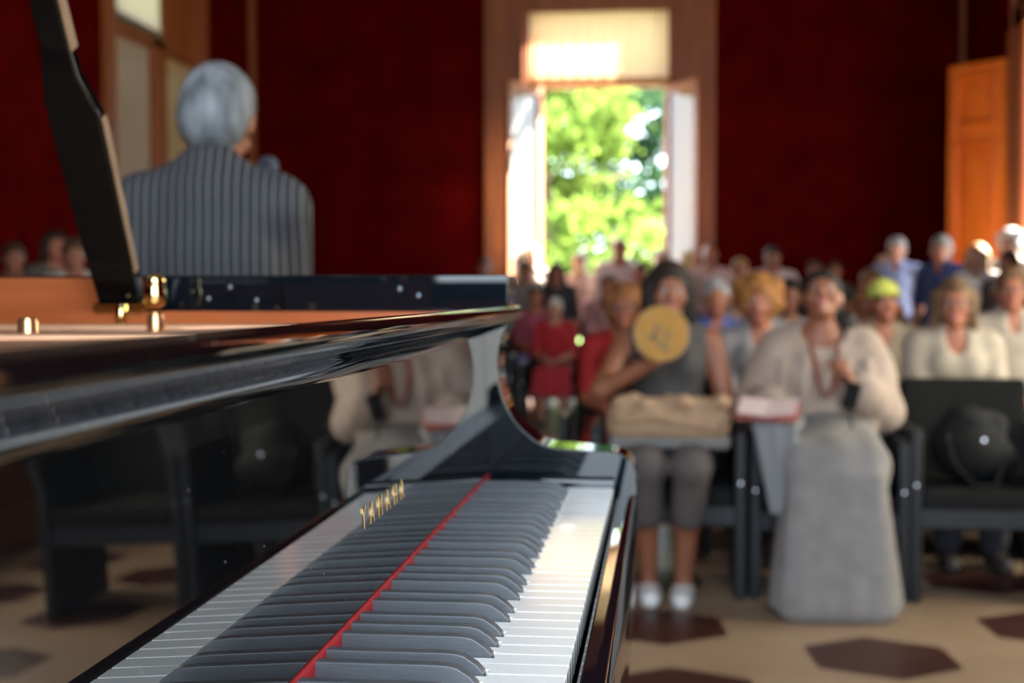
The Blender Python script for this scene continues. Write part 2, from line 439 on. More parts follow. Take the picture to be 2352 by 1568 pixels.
for z0, z1 in ((.01, .25), (1.0, 1.15), (2.50, 2.66), (top - .12, top)): mb.box(st, L_ - st, -.025, .025, z0, z1, TD)
dl = obj('door_leaf', mb, M_['door'], d1, .006)
for z0, z1 in ((.25, 1.0), (1.15, 2.50), (2.66, top - .12)):
    pm = MB().box(st, L_ - st, -.006, .006, z0, z1, TD)
    for q in (-1, 1):
        x0, x1 = st + .012, L_ - st - .012; a_, b_ = z0 + .012, z1 - .012
        for p0, p1 in (((x0, a_), (x1, a_)), ((x1, a_), (x1, b_)), ((x1, b_), (x0, b_)), ((x0, b_), (x0, a_))):
            pm.tube([TD @ Vector((p0[0], q * .026, p0[1])), TD @ Vector((p1[0], q * .026, p1[1]))], .022, 10)
        u0, u1, v0, v1 = st + .085, L_ - st - .085, z0 + .085, z1 - .085
        pm.box(u0, u1, min(q * .004, q * .024), max(q * .004, q * .024), v0, v1, TD)
    obj('door_panel', pm, M_['door'], dl, .012)
kb = MB()
for q in (-1, 1): kb.lathe([(.02, .02), (.012, .03), (.010, .06), (.026, .075), (.028, .09), (.012, .105), (0, .106)], seg=16, T=TD @ Matrix.Translation((L_ - .05, 0, 1.08)) @ Matrix.Rotation(R(90) * q, 4, 'X'))
obj('door_knob', kb, M_['brass'], dl, smooth=True)

# plain windows outside the frame; side one added to brighten the left wall
def plain_window(name, axis, a0, a1, z0, z1, pos, inside, n=2):
    root = empty(name, (((a0 + a1) / 2, pos, z0) if axis == 'x' else (pos, (a0 + a1) / 2, z0)), kind='structure')
    mb = MB()
    def bx(u, w, t0, t1, za, zb):
        t0, t1 = sorted((pos + t0 * inside, pos + t1 * inside))
        if axis == 'x': mb.box(u, w, t0, t1, za, zb)
        else: mb.box(t0, t1, u, w, za, zb)
    bx(a0 - .12, a0, 0, .04, z0, z1 + .12); bx(a1, a1 + .12, 0, .04, z0, z1 + .12); bx(a0, a1, 0, .04, z1, z1 + .12); bx(a0 - .15, a1 + .15, 0, .10, z0 - .05, z0)
    for u, w in ((a0, a0 + .07), (a1 - .07, a1), ((a0 + a1) / 2 - .05, (a0 + a1) / 2 + .05)): bx(u, w, -.16, -.10, z0, z1)
    for za, zb in ((z0, z0 + .08), (z1 - .08, z1), ((z0 + z1) / 2 + .5, (z0 + z1) / 2 + .57)): bx(a0, a1, -.16, -.10, za, zb)
    obj('window_frame', mb, M_['trim'], root, .004)
    if axis == 'y':
        cu = MB(); n = int((a1 - a0) * 48); zs = (z0 + .02, (z0 + z1) / 2, z1 - .02)
        vs = [(pos + .045 + .018 * math.sin(i * .85) + .006 * math.sin(i * 2.1), a0 + .01 + (a1 - a0 - .02) * i / n, z) for z in zs for i in range(n + 1)]; m = n + 1
        cu.add(vs, [[j * m + i, j * m + i + 1, (j + 1) * m + i + 1, (j + 1) * m + i] for j in range(2) for i in range(n)])
        obj('sheer_curtain', cu, M_['sheer_d'], root, smooth=True)  # added with the side window, spreads the sun into soft light
for i_, w_ in enumerate(FW): plain_window('window_%d' % (i_ + 3), 'x', *w_, YF, 1)
for i_, w_ in enumerate(RW[1:]): plain_window('window_%d' % (i_ + 5), 'y', *w_, XR, -1)

# ------------------------------------------------------------------ stage + piano
KZ = .934                                     # height of the white key tops
setp(obj('stage_platform', MB().box(-2.75, 2.3, -.72, 2.35, 0, .20), M_['stage'], bevel=.006), 'low dark wooden stage platform under the grand piano', 'stage')
setp(obj('added_rug', MB().box(-.15, 3.0, 2.42, 3.82, .001, .012), mat('added_rug_pile', (.018, .013, .010), .95, noise=.3, nscale=40, bump=.4, bscale=300, spec=.1), bevel=.004), 'added dark brown mat, unseen, to darken the floor mirrored in the fallboard', 'added_rug')  # added out of view; makes the fallboard mirror a dark floor
piano = empty('grand_piano', (-.9, 1.0, .20), 0, 'polished black grand piano with open lid and bare keyboard', 'piano')
B, K = M_['black'], KZ
YT, YA, YA2 = 1.637, 1.645, 1.72              # treble end of keys, arm faces
WPK = .02355; NW = 57; Y0 = YT - NW * WPK; YBF = Y0 - .008; YBO = YBF - .075
# white keys: lowest is C; black offsets within an octave
whites = []                                   # (y0,y1,letter)
letters = 'CDEFGAB'
blacks = []
boff = {'C': WPK - .0020, 'D': WPK + .0020, 'F': WPK - .0036, 'G': WPK, 'A': WPK + .0036}
for i in range(NW):
    l = letters[i % 7]; y = Y0 + i * WPK
    whites.append((y, l))
    if l in boff and i < NW - 1: blacks.append(y + boff[l])
BX1 = .0994
for i, (y, l) in enumerate(whites):
    a, b = y + .0005, y + WPK - .0005
    lo = max([c + .0070 for c in blacks if abs(c - y) < .006] + [a]); hi = min([c - .0070 for c in blacks if abs(c - (y + WPK)) < .006] + [b])
    pts = [(-.03, lo), (BX1 + .0015, lo), (BX1 + .0015, a), (.1485, a), (.1500, a + .0015), (.1500, b - .0015), (.1485, b), (BX1 + .0015, b), (BX1 + .0015, hi), (-.03, hi)]
    obj('white_key', MB().prism(pts, K - .020, K, 'Z'), M_['white_key'], piano, .0009)
for c in blacks:
    h = .0055; prof = [(-.03, K - .008), (BX1, K - .008), (BX1 + .0002, K + .001), (BX1 - .0045, K + .0060), (BX1 - .0125, K + .0110), (BX1 - .018, K + .0122), (BX1 - .026, K + .0126), (-.03, K + .0126)]
    mb = MB(); n = len(prof)
    def wd(z): return h - .0010 * max(0, (z - K)) / .0125
    vs = [(x, c - wd(z), z) for x, z in prof] + [(x, c + wd(z), z) for x, z in prof]
    mb.add(vs, [list(range(n)), list(range(n, 2 * n))[::-1]] + [[i, n + i, n + (i + 1) % n, (i + 1) % n] for i in range(n)])
    obj('black_key', mb, M_['black_key'], piano, .0009)
obj('red_felt', MB().box(-.006, .0012, Y0 - .002, YT + .003, K + .0006, K + .0146), M_['felt'], piano)
# fallboard, leaning back about two degrees, rounded lip on top
fp = [(.0, .0140), (-.0056, .1720), (-.0054, .1800), (-.0020, .1875), (.0050, .1925), (.0150, .1950), (.0280, .1965), (.0355, .1985), (.0398, .2015), (.0410, .2065), (.0405, .2110), (.0380, .2145), (.0335, .2155),
      (.0200, .2125), (-.0050, .2040), (-.0250, .1960), (-.0250, .0140)]
def smooth_profile(p, it=2):
    for _ in range(it):
        q = []
        n = len(p)
        for i in range(n):
            a, b = p[i], p[(i + 1) % n]
            if 1 <= i < n - 2:
                q += [(a[0] * .75 + b[0] * .25, a[1] * .75 + b[1] * .25), (a[0] * .25 + b[0] * .75, a[1] * .25 + b[1] * .75)]
            elif i == 0: q += [a, (a[0] * .25 + b[0] * .75, a[1] * .25 + b[1] * .75)]
            else: q += [a]
        p = q
    return p
fps = smooth_profile(fp, 2)
mb = MB(); n = len(fps); NY = 2
ya, yb = YBF + .001, YA - .002
def zz(z, y): return K + z + (max(0, z - .15) / .06) * .005 * (1.645 - y) / 1.3
vs = [(x, y, zz(z, y)) for y in (ya, yb) for x, z in fps]
mb.add(vs, [list(range(n)), list(range(n, 2 * n))[::-1]] + [[i, n + i, n + (i + 1) % n, (i + 1) % n] for i in range(n)])
fb = obj('fallboard', mb, M_['fall'], piano)
fb.data.polygons.foreach_set('use_smooth', [True] * len(fb.data.polygons)); fb.data.set_sharp_from_angle(angle=R(32))
# maker's name in gold on the fallboard
cu = bpy.data.curves.new('logo', 'FONT'); cu.body = 'YAMAHA'; cu.space_character = 2.3; cu.extrude = .004
to = bpy.data.objects.new('tmp', cu); COL.objects.link(to)
dg = bpy.context.evaluated_depsgraph_get(); dg.update()
lm = bpy.data.meshes.new_from_object(to.evaluated_get(dg)); bpy.data.objects.remove(to)
co_ = np.empty(len(lm.vertices) * 3); lm.vertices.foreach_get('co', co_); co_ = co_.reshape(-1, 3)
mn, mx = co_.min(0), co_.max(0); q = (co_ - mn) / (mx - mn)
z_ = .0665 + q[:, 1] * .0155
x_ = -.0051 * (z_ - .014) / .144 + .0002 + q[:, 2] * .0006
new = np.stack([x_, .950 + q[:, 0] * .157, K + z_], 1)
lm.vertices.foreach_set('co', new.ravel()); lm.update(); lm.materials.clear(); lm.materials.append(M_['inlay'])
lo_ = bpy.data.objects.new('logo', lm); COL.objects.link(lo_); lo_.parent = piano; lo_.matrix_parent_inverse = WM[piano.name].inverted(); setp(lo_, 'gold inlaid lettering')
# arms (cheeks)
arm = [(.024, .252), (.024, .192), (.0165, .178), (.0130, .165), (.0112, .150), (.0112, .136), (.0132, .120), (.018, .103), (.0225, .093), (.028, .084), (.035, .0745), (.043, .066), (.055, .0555), (.067, .049), (.080, .0460), (.150, .0415), (.162, .0385), (.170, .0320), (.1745, .022), (.177, .002), (.178, -.075), (-.25, -.075), (-.25, .252)]
arm = [(x, z + K) for x, z in arm]
obj('treble_cheek', MB().prism(arm, YA, YA2, 'Y'), B, piano, .0018)
obj('bass_cheek', MB().prism(arm, YBO, YBF, 'Y'), B, piano, .0018)
for y0, y1 in ((YT + .001, YA), (YBF, Y0 - .001)):
    s_ = 1 if y0 > 1 else -1; e0, e1 = (y0, y1 + .0005) if s_ > 0 else (y1, y0 - .0005)
    prof = [(e0, K - .02)] + [(e0 + s_ * .0075 * (1 - math.cos(t)), K + .004 + .0085 * math.sin(t)) for t in [i * PI / 16 for i in range(9)]] + [(e1, K + .0125), (e1, K - .02)]
    kbk = obj('key_block', MB().prism(prof, .003, .150, 'X'), B, piano, smooth=True); kbk.data.set_sharp_from_angle(angle=R(50))
obj('keyslip', MB().prism([(.1555, -.070), (.1555, -.006), (.158, -.003), (.168, -.002), (.174, -.005), (.177, -.012), (.178, -.070)], YBF - .001, YA + .001, 'Y', Matrix.Translation((0, 0, K))), B, piano, .0015)
obj('keybed', MB().box(-.30, .176, YBO, YA2, K - .14, K - .0755), B, piano, .006)
# case rim
def bez(p0, p1, p2, p3, n):
    return [tuple(p0[k] * (1 - t) ** 3 + 3 * p1[k] * t * (1 - t) ** 2 + 3 * p2[k] * t * t * (1 - t) + p3[k] * t ** 3 for k in (0, 1)) for t in [i / n for i in range(n + 1)]]
outer = [(-.20, YA2), (-.42, YA2)] + bez((-.46, YA2), (-.95, 1.735), (-1.05, 1.50), (-1.30, 1.30), 16) + bez((-1.36, 1.25), (-1.7, .98), (-2.12, 1.08), (-2.12, .70), 16)[1:] + bez((-2.12, .66), (-2.12, .38), (-2.02, YBO), (-1.80, YBO), 8)[1:] + [(-.20, YBO)]
def inset(path, d):
    out = []
    for i, p in enumerate(path):
        a = Vector(path[max(0, i - 1)]); b = Vector(path[min(len(path) - 1, i + 1)]); t = (b - a).normalized(); nrm = Vector((-t.y, t.x))
        out.append((p[0] + nrm.x * d, p[1] + nrm.y * d))
    return out
def strip(path, d0, d1, z0, z1):
    mb = MB(); A = inset(path, d0); Bp = inset(path, d1); n = len(path)
    vs = [(*p, z0) for p in A] + [(*p, z1) for p in A] + [(*p, z0) for p in Bp] + [(*p, z1) for p in Bp]
    fs = []
    for i in range(n - 1):
        fs += [[i, n + i, n + i + 1, i + 1], [2 * n + i, 2 * n + i + 1, 3 * n + i + 1, 3 * n + i], [n + i, 3 * n + i, 3 * n + i + 1, n + i + 1], [i, i + 1, 2 * n + i + 1, 2 * n + i]]
    fs += [[0, 2 * n, 3 * n, n], [n - 1, 2 * n - 1, 4 * n - 1, 3 * n - 1]]
    mb.add(vs, fs); return mb
RT = K + .252
rim = obj('rim', strip(outer, 0, .045, K - .16, RT), B, piano, .004); rim.data.set_sharp_from_angle(angle=R(35))
inner = [p for p in outer]
lin = [(-.44, YA2)] + outer[2:-1] + [(-.30, YBO)]
o = obj('inner_rim', strip(lin, .0452, .062, K + .10, RT - .003), M_['maple'], piano, smooth=True); o.data.set_sharp_from_angle(angle=R(35))
lb = MB(); A = lin[2:]
obj('ledge', strip(lin, .0622, .10, K + .165, K + .190), M_['maple'], piano)
obj('stretcher', MB().box(-.60, -.03, YA - .03, YA - .001, K + .10, K + .2085), M_['maple'], piano, .002)
obj('stretcher', MB().box(-.26, -.03, YBF, YBF + .03, K + .10, K + .2085), M_['maple'], piano, .002)
obj('pin_block', MB().box(-.36, -.03, YBF + .03, YA - .032, K + .10, K + .160), M_['maple'], piano)
plate_pts = inset(lin, .105)
plate_pts = [(-.06, YA - .04)] + [p for p in plate_pts] + [(-.06, YBF + .04)]
obj('plate', MB().prism(plate_pts, K + .166, K + .182, 'Z'), M_['gold'], piano, .003)
for yy, y2 in ((1.585, 1.50), (1.26, 1.13), (.90, .86), (.56, .62)):
    T = Matrix.Translation((-.22, yy, K + .182)) @ Matrix.Rotation(math.atan2(y2 - yy, -.9), 4, 'Z')
    obj('plate_strut', MB().box(0, 1.0 if yy < 1.4 else .45, -.014, .014, 0, .012, T), M_['gold'], piano, .004)
for bx_, by in ((-.393, 1.262), (-.357, 1.500), (-.50, 1.02), (-.44, .80), (-.62, 1.40)):
    obj('plate_bolt', MB().lathe([(.016, 0), (.016, .004), (.010, .006), (.010, .022), (.008, .026), (0, .027)], (bx_, by, K + .182), 20), M_['bolt_gold'], piano, smooth=True).data.set_sharp_from_angle(angle=R(30))
st = MB()
for k in range(70):
    y = .36 + k * .0172
    st.box(-.55 - .9 * (1 - (k / 70)) - .1, -.20, y - .0006, y + .0006, K + .1865, K + .1877)
setp(obj('strings', st, M_['string'], piano), kind='stuff')
# music desk slide screws on the inside of the treble arm
for px, pz in ((-.345, -.008), (-.318, .006), (-.285, -.010), (-.108, .004), (-.085, -.004)):
    obj('screw', MB().lathe([(.0048, 0), (.0042, .0015), (.002, .0022), (0, .0023)], seg=14, T=Matrix.Translation((px, YA - .0005, 1.165 + pz)) @ Matrix.Rotation(R(90), 4, 'X')), mat('dark_steel', (.09, .10, .12), .35, metal=1.) if 'dark_steel' not in bpy.data.materials else bpy.data.materials['dark_steel'], piano, smooth=True)
# lid prop
ang = math.atan2(1.50 - 1.154, 1.74 - 1.53)
TPp = Matrix.Translation((-.446, 1.628, K + .214)) @ Matrix.Rotation(R(90) - ang, 4, 'X')   # local z runs up the stick
pl = [(-.026, 0), (.025, 0), (.028, .12), (.031, .255), (.028, .264), (.017, .30), (.015, .34), (.014, .90), (-.016, .90), (-.018, .34), (-.030, .27), (-.030, .12)]
lp = obj('lid_prop', MB().prism(pl, -.009, .009, 'Y', TPp), M_['ebony'], piano, .003)
obj('prop_edge_glint', MB().prism([(.0152, .33), (.0182, .33), (.0172, .90), (.0142, .90)], -.0075, .0075, 'Y', TPp).prism([(.0265, .05), (.0285, .05), (.0335, .245), (.0315, .250)], -.006, .006, 'Y', TPp), wood('tan_edge_glint', (.20, .11, .055), (.26, .15, .08), .6, coat=0.), lp)  # tan strips stand in for light caught on the prop's side edge
obj('prop_plate', MB().prism([(-.030, -.004), (.030, -.004), (.044, .004), (.044, .008), (-.030, .006)], -.016, .016, 'Y', Matrix.Translation((-.446, 1.624, K + .212))), M_['brass'], lp, .0015)
obj('prop_pin', MB().lathe([(.004, -.018), (.0062, -.016), (.0062, .004), (0, .005)], (-.440, 1.606, K + .212), 14, None), M_['brass'], lp, smooth=True)
obj('prop_cup', MB().lathe([(.006, -.004), (.012, 0), (.0145, .006), (.0145, .016), (.012, .024), (.0135, .028), (.0115, .034), (.006, .037), (0, .0375)], (-.400, 1.612, K + .216), 24), M_['brass'], piano, smooth=True)
# lid with folded front flap
LA = R(41); TLd = Matrix.Translation((0, YBO, RT + .006)) @ Matrix.Rotation(LA, 4, 'X') @ Matrix.Translation((0, -YBO, 0))
lidp = [(p[0], p[1]) for p in inset([(-.42, YA2)] + outer[2:-1] + [(-.42, YBO)], -.01)]
obj('lid', MB().prism(lidp, 0, .022, 'Z', TLd), B, piano, .003)
obj('lid_flap', MB().box(-.80, -.425, YBO + .01, 1.70, .024, .044, TLd), B, piano, .003)
# legs, casters, lyre
for x, y in ((-.06, YBO + .16), (-.06, YA2 - .16), (-1.78, .62)):
    lg = obj('leg', MB().lathe([(.075, K - .24), (.075, K - .30), (.055, K - .34), (.045, .34), (.06, .31), (.06, .285), (.02, .28)], (x, y, 0), 8), B, piano, .003)
    obj('caster', MB().lathe([(0, -.02), (.03, -.018), (.033, 0), (.03, .018), (0, .02)], seg=20, T=Matrix.Translation((x, y, .235)) @ Matrix.Rotation(R(90), 4, 'Y')), M_['brass'], lg, smooth=True)
    obj('leg_block', MB().box(x - .08, x + .08, y - .08, y + .08, K - .24, K - .139), B, lg, .004)
ly = MB().box(-.12, -.06, 1.00, 1.03, .36, K - .139).box(-.12, -.06, 1.10, 1.13, .36, K - .139).box(-.13, -.03, .94, 1.19, .29, .37)
lyo = obj('pedal_lyre', ly, B, piano, .004)
for k in range(3): obj('pedal', MB().box(-.03, .07, 1.00 + k * .055, 1.022 + k * .055, .30, .312), M_['brass'], lyo, .004)
obj('soundboard', MB().prism(inset(lin, .05), K - .02, K - .01, 'Z'), M_['spruce'], piano)
#PART2
# ------------------------------------------------------------------ bodies grown as one surface
class Sdf:
    def __init__(s): s.p = []
    def cap(s, a, b, ra, rb=None, k=.03): s.p.append(('c', np.array(a, float), np.array(b, float), ra, ra if rb is None else rb, k)); return s
    def ell(s, c, r, k=.03, rot=None): s.p.append(('e', np.array(c, float), np.array(r, float), np.eye(3) if rot is None else np.array(rot, float), k)); return s
    def sub(s, c, r, k=.01, rot=None): s.p.append(('s', np.array(c, float), np.array(r, float), np.eye(3) if rot is None else np.array(rot, float), k)); return s
    def cut(s, n, d): s.p.append(('h', np.array(n, float), d)); return s          # remove n.x > d
    def mesh(s, h):
        lo = np.full(3, 9.); hi = np.full(3, -9.)
        for p in s.p:
            if p[0] == 'c':
                r = max(p[3], p[4]); lo = np.minimum(lo, np.minimum(p[1], p[2]) - r); hi = np.maximum(hi, np.maximum(p[1], p[2]) + r)
            elif p[0] == 'e': r = p[2].max(); lo = np.minimum(lo, p[1] - r); hi = np.maximum(hi, p[1] + r)
        lo -= 2.5 * h; hi += 2.5 * h
        n = np.ceil((hi - lo) / h).astype(int) + 1
        ax = [lo[i] + h * np.arange(n[i]) for i in range(3)]
        D = np.full(n, .25, np.float32)
        for p in s.p:
            if p[0] == 'h':
                v = p[1][0] * ax[0][:, None, None] + p[1][1] * ax[1][None, :, None] + p[1][2] * ax[2][None, None, :] - p[2]
                D = np.maximum(D, v.astype(np.float32)); continue
            if p[0] == 'c': r = max(p[3], p[4]); k = p[5]; a0 = np.minimum(p[1], p[2]) - r - k - 2 * h; a1 = np.maximum(p[1], p[2]) + r + k + 2 * h
            else: r = p[2].max(); k = p[4]; a0 = p[1] - r - k - 2 * h; a1 = p[1] + r + k + 2 * h
            i0 = np.clip(np.floor((a0 - lo) / h).astype(int), 0, n); i1 = np.clip(np.ceil((a1 - lo) / h).astype(int) + 1, 0, n)
            if (i1 <= i0).any(): continue
            sl = tuple(slice(i0[i], i1[i]) for i in range(3))
            X, Y, Z = np.meshgrid(*[ax[i][sl[i]] for i in range(3)], indexing='ij')
            if p[0] == 'c':
                a, b = p[1], p[2]; ba = b - a; L2 = max(ba @ ba, 1e-9)
                px, py, pz = X - a[0], Y - a[1], Z - a[2]
                t = np.clip((px * ba[0] + py * ba[1] + pz * ba[2]) / L2, 0, 1)
                d = np.sqrt((px - t * ba[0]) ** 2 + (py - t * ba[1]) ** 2 + (pz - t * ba[2]) ** 2) - (p[3] + (p[4] - p[3]) * t)
            else:
                q = np.stack([X - p[1][0], Y - p[1][1], Z - p[1][2]], -1) @ p[3]
                k0 = np.sqrt(((q / p[2]) ** 2).sum(-1)); k1 = np.sqrt(((q / p[2] ** 2) ** 2).sum(-1)) + 1e-9
                d = k0 * (k0 - 1) / k1
            e = D[sl]
            if p[0] == 's':
                d = -d; hh = np.maximum(k - np.abs(e - d), 0) / k; D[sl] = np.maximum(e, d) + hh * hh * k / 4
            else:
                hh = np.maximum(k - np.abs(e - d), 0) / k; D[sl] = np.minimum(e, d) - hh * hh * k / 4
        return surface_net(D, lo, h)

def surface_net(D, lo, h):
    S = D < 0
    c = np.zeros(np.array(D.shape) - 1, np.int8)
    offs = [(i, j, k) for i in (0, 1) for j in (0, 1) for k in (0, 1)]
    n = D.shape
    for i, j, k in offs: c += S[i:n[0] - 1 + i, j:n[1] - 1 + j, k:n[2] - 1 + k]
    act = (c > 0) & (c < 8); idx = np.argwhere(act)
    idm = np.full(act.shape, -1, np.int32); idm[act] = np.arange(len(idx))
    V = {o: D[idx[:, 0] + o[0], idx[:, 1] + o[1], idx[:, 2] + o[2]] for o in offs}
    acc = np.zeros((len(idx), 3)); cnt = np.zeros(len(idx))
    for a in offs:
        for d in range(3):
            if a[d] == 0:
                b = list(a); b[d] = 1; b = tuple(b)
                m = (V[a] < 0) != (V[b] < 0); t = V[a] / (V[a] - V[b] + 1e-12)
                for q in range(3): acc[m, q] += a[q] + (t[m] if q == d else 0)
                cnt[m] += 1
    P = lo + h * (idx + acc / cnt[:, None])
    F = []
    for d in range(3):
        u, v = (d + 1) % 3, (d + 2) % 3
        s0 = [slice(None)] * 3; s1 = [slice(None)] * 3; s0[d] = slice(0, n[d] - 1); s1[d] = slice(1, n[d])
        for q in (u, v): s0[q] = slice(1, n[q] - 1); s1[q] = slice(1, n[q] - 1)
        A = S[tuple(s0)]; Bq = S[tuple(s1)]
        ed = np.argwhere(A != Bq); ins = A[ed[:, 0], ed[:, 1], ed[:, 2]]
        g = ed.copy(); g[:, u] += 1; g[:, v] += 1
        def cell(du, dv):
            x = g.copy(); x[:, u] -= du; x[:, v] -= dv; return idm[x[:, 0], x[:, 1], x[:, 2]]
        Q = np.stack([cell(1, 1), cell(0, 1), cell(0, 0), cell(1, 0)], 1)
        Q[~ins] = Q[~ins][:, ::-1]; F.append(Q)
    return P, np.concatenate(F)

def net_obj(name, PF, ms, parent, mi=None, scale=1.):
    P, F = PF; P = P * scale
    me = bpy.data.meshes.new(name)
    me.vertices.add(len(P)); me.vertices.foreach_set('co', P.astype(np.float32).ravel())
    me.loops.add(F.size); me.loops.foreach_set('vertex_index', F.astype(np.int32).ravel())
    me.polygons.add(len(F)); me.polygons.foreach_set('loop_start', np.arange(len(F), dtype=np.int32) * 4); 
    me.update(calc_edges=True)
    for m in (ms if isinstance(ms, (list, tuple)) else [ms]): me.materials.append(m)
    if mi is not None: me.polygons.foreach_set('material_index', mi.astype(np.int32))
    me.polygons.foreach_set('use_smooth', [True] * len(F))
    me.validate()
    o = bpy.data.objects.new(name, me); COL.objects.link(o); o.parent = parent
    return o

SKIN = {k: mat('skin_' + k, c, .5, noise=.08, nscale=20) for k, c in dict(fair=(.42, .20, .125), tan=(.27, .098, .050), ruddy=(.34, .115, .058), dark=(.20, .08, .045)).items()}
LIPS = mat('lips', (.38, .10, .09), .4); EYEW = mat('eye_white', (.34, .30, .27), .4); IRIS = mat('iris', (.03, .02, .015), .2)
def rx(a): c, s = math.cos(a), math.sin(a); return np.array([[1, 0, 0], [0, c, -s], [0, s, c]])
def rz(a): c, s = math.cos(a), math.sin(a); return np.array([[c, -s, 0], [s, c, 0], [0, 0, 1]])
def ry(a): c, s = math.cos(a), math.sin(a); return np.array([[c, 0, s], [0, 1, 0], [-s, 0, c]])
def nrm(v): v = np.array(v, float); return v / (np.linalg.norm(v) + 1e-9)

def hand(S, w, fd, pn, side, curl, hs):
    fd = nrm(fd); pn = nrm(np.array(pn) - fd * np.dot(pn, fd)); th = np.cross(fd, pn) * (1 if side > 0 else -1)
    fr = max(.0078, hs * .62)
    for i in range(4):
        kn = w + fd * (.088 - .004 * abs(i - 1.2)) + th * (.031 - .0205 * i)
        S.cap(w + fd * .015 + th * (.016 - .0105 * i), kn, .0135, .0105, .012)
        L = (.072, .080, .074, .058)[i]; p = kn; a = 0
        for q, (sg, cm) in enumerate(((.46, .8), (.30, 1.1), (.24, .8))):
            a += curl * cm * (1 + .08 * (i - 1.5)); d = fd * math.cos(a) + pn * math.sin(a); e = p + d * L * sg
            S.cap(p, e, fr * (1 - .08 * q), fr * (.92 - .08 * q), .004); p = e
    b = w + fd * .022 + th * .022 + pn * .006; m1 = b + fd * .030 + th * .030 + pn * .014; e1 = m1 + fd * .030 + th * (.010 - .012 * curl) + pn * (.010 + .015 * curl); e2 = e1 + fd * .024 + pn * (.004 + .014 * curl) - th * .010 * curl
    S.cap(b, m1, .0145, .0115, .010).cap(m1, e1, fr * 1.2, fr * 1.1, .005).cap(e1, e2, fr * 1.1, fr * .9, .004)

def elbow(s, w, l1, l2, pole):
    d = w - s; L = np.linalg.norm(d)
    if L > (l1 + l2) * .995: w = s + d / L * (l1 + l2) * .995; d = w - s; L = np.linalg.norm(d)
    a = (l1 * l1 - l2 * l2 + L * L) / (2 * L); hgt = math.sqrt(max(l1 * l1 - a * a, 1e-6)); u = d / L
    p = np.array(pole, float); p = nrm(p - u * (p @ u))
    return s + u * a + p * hgt, w

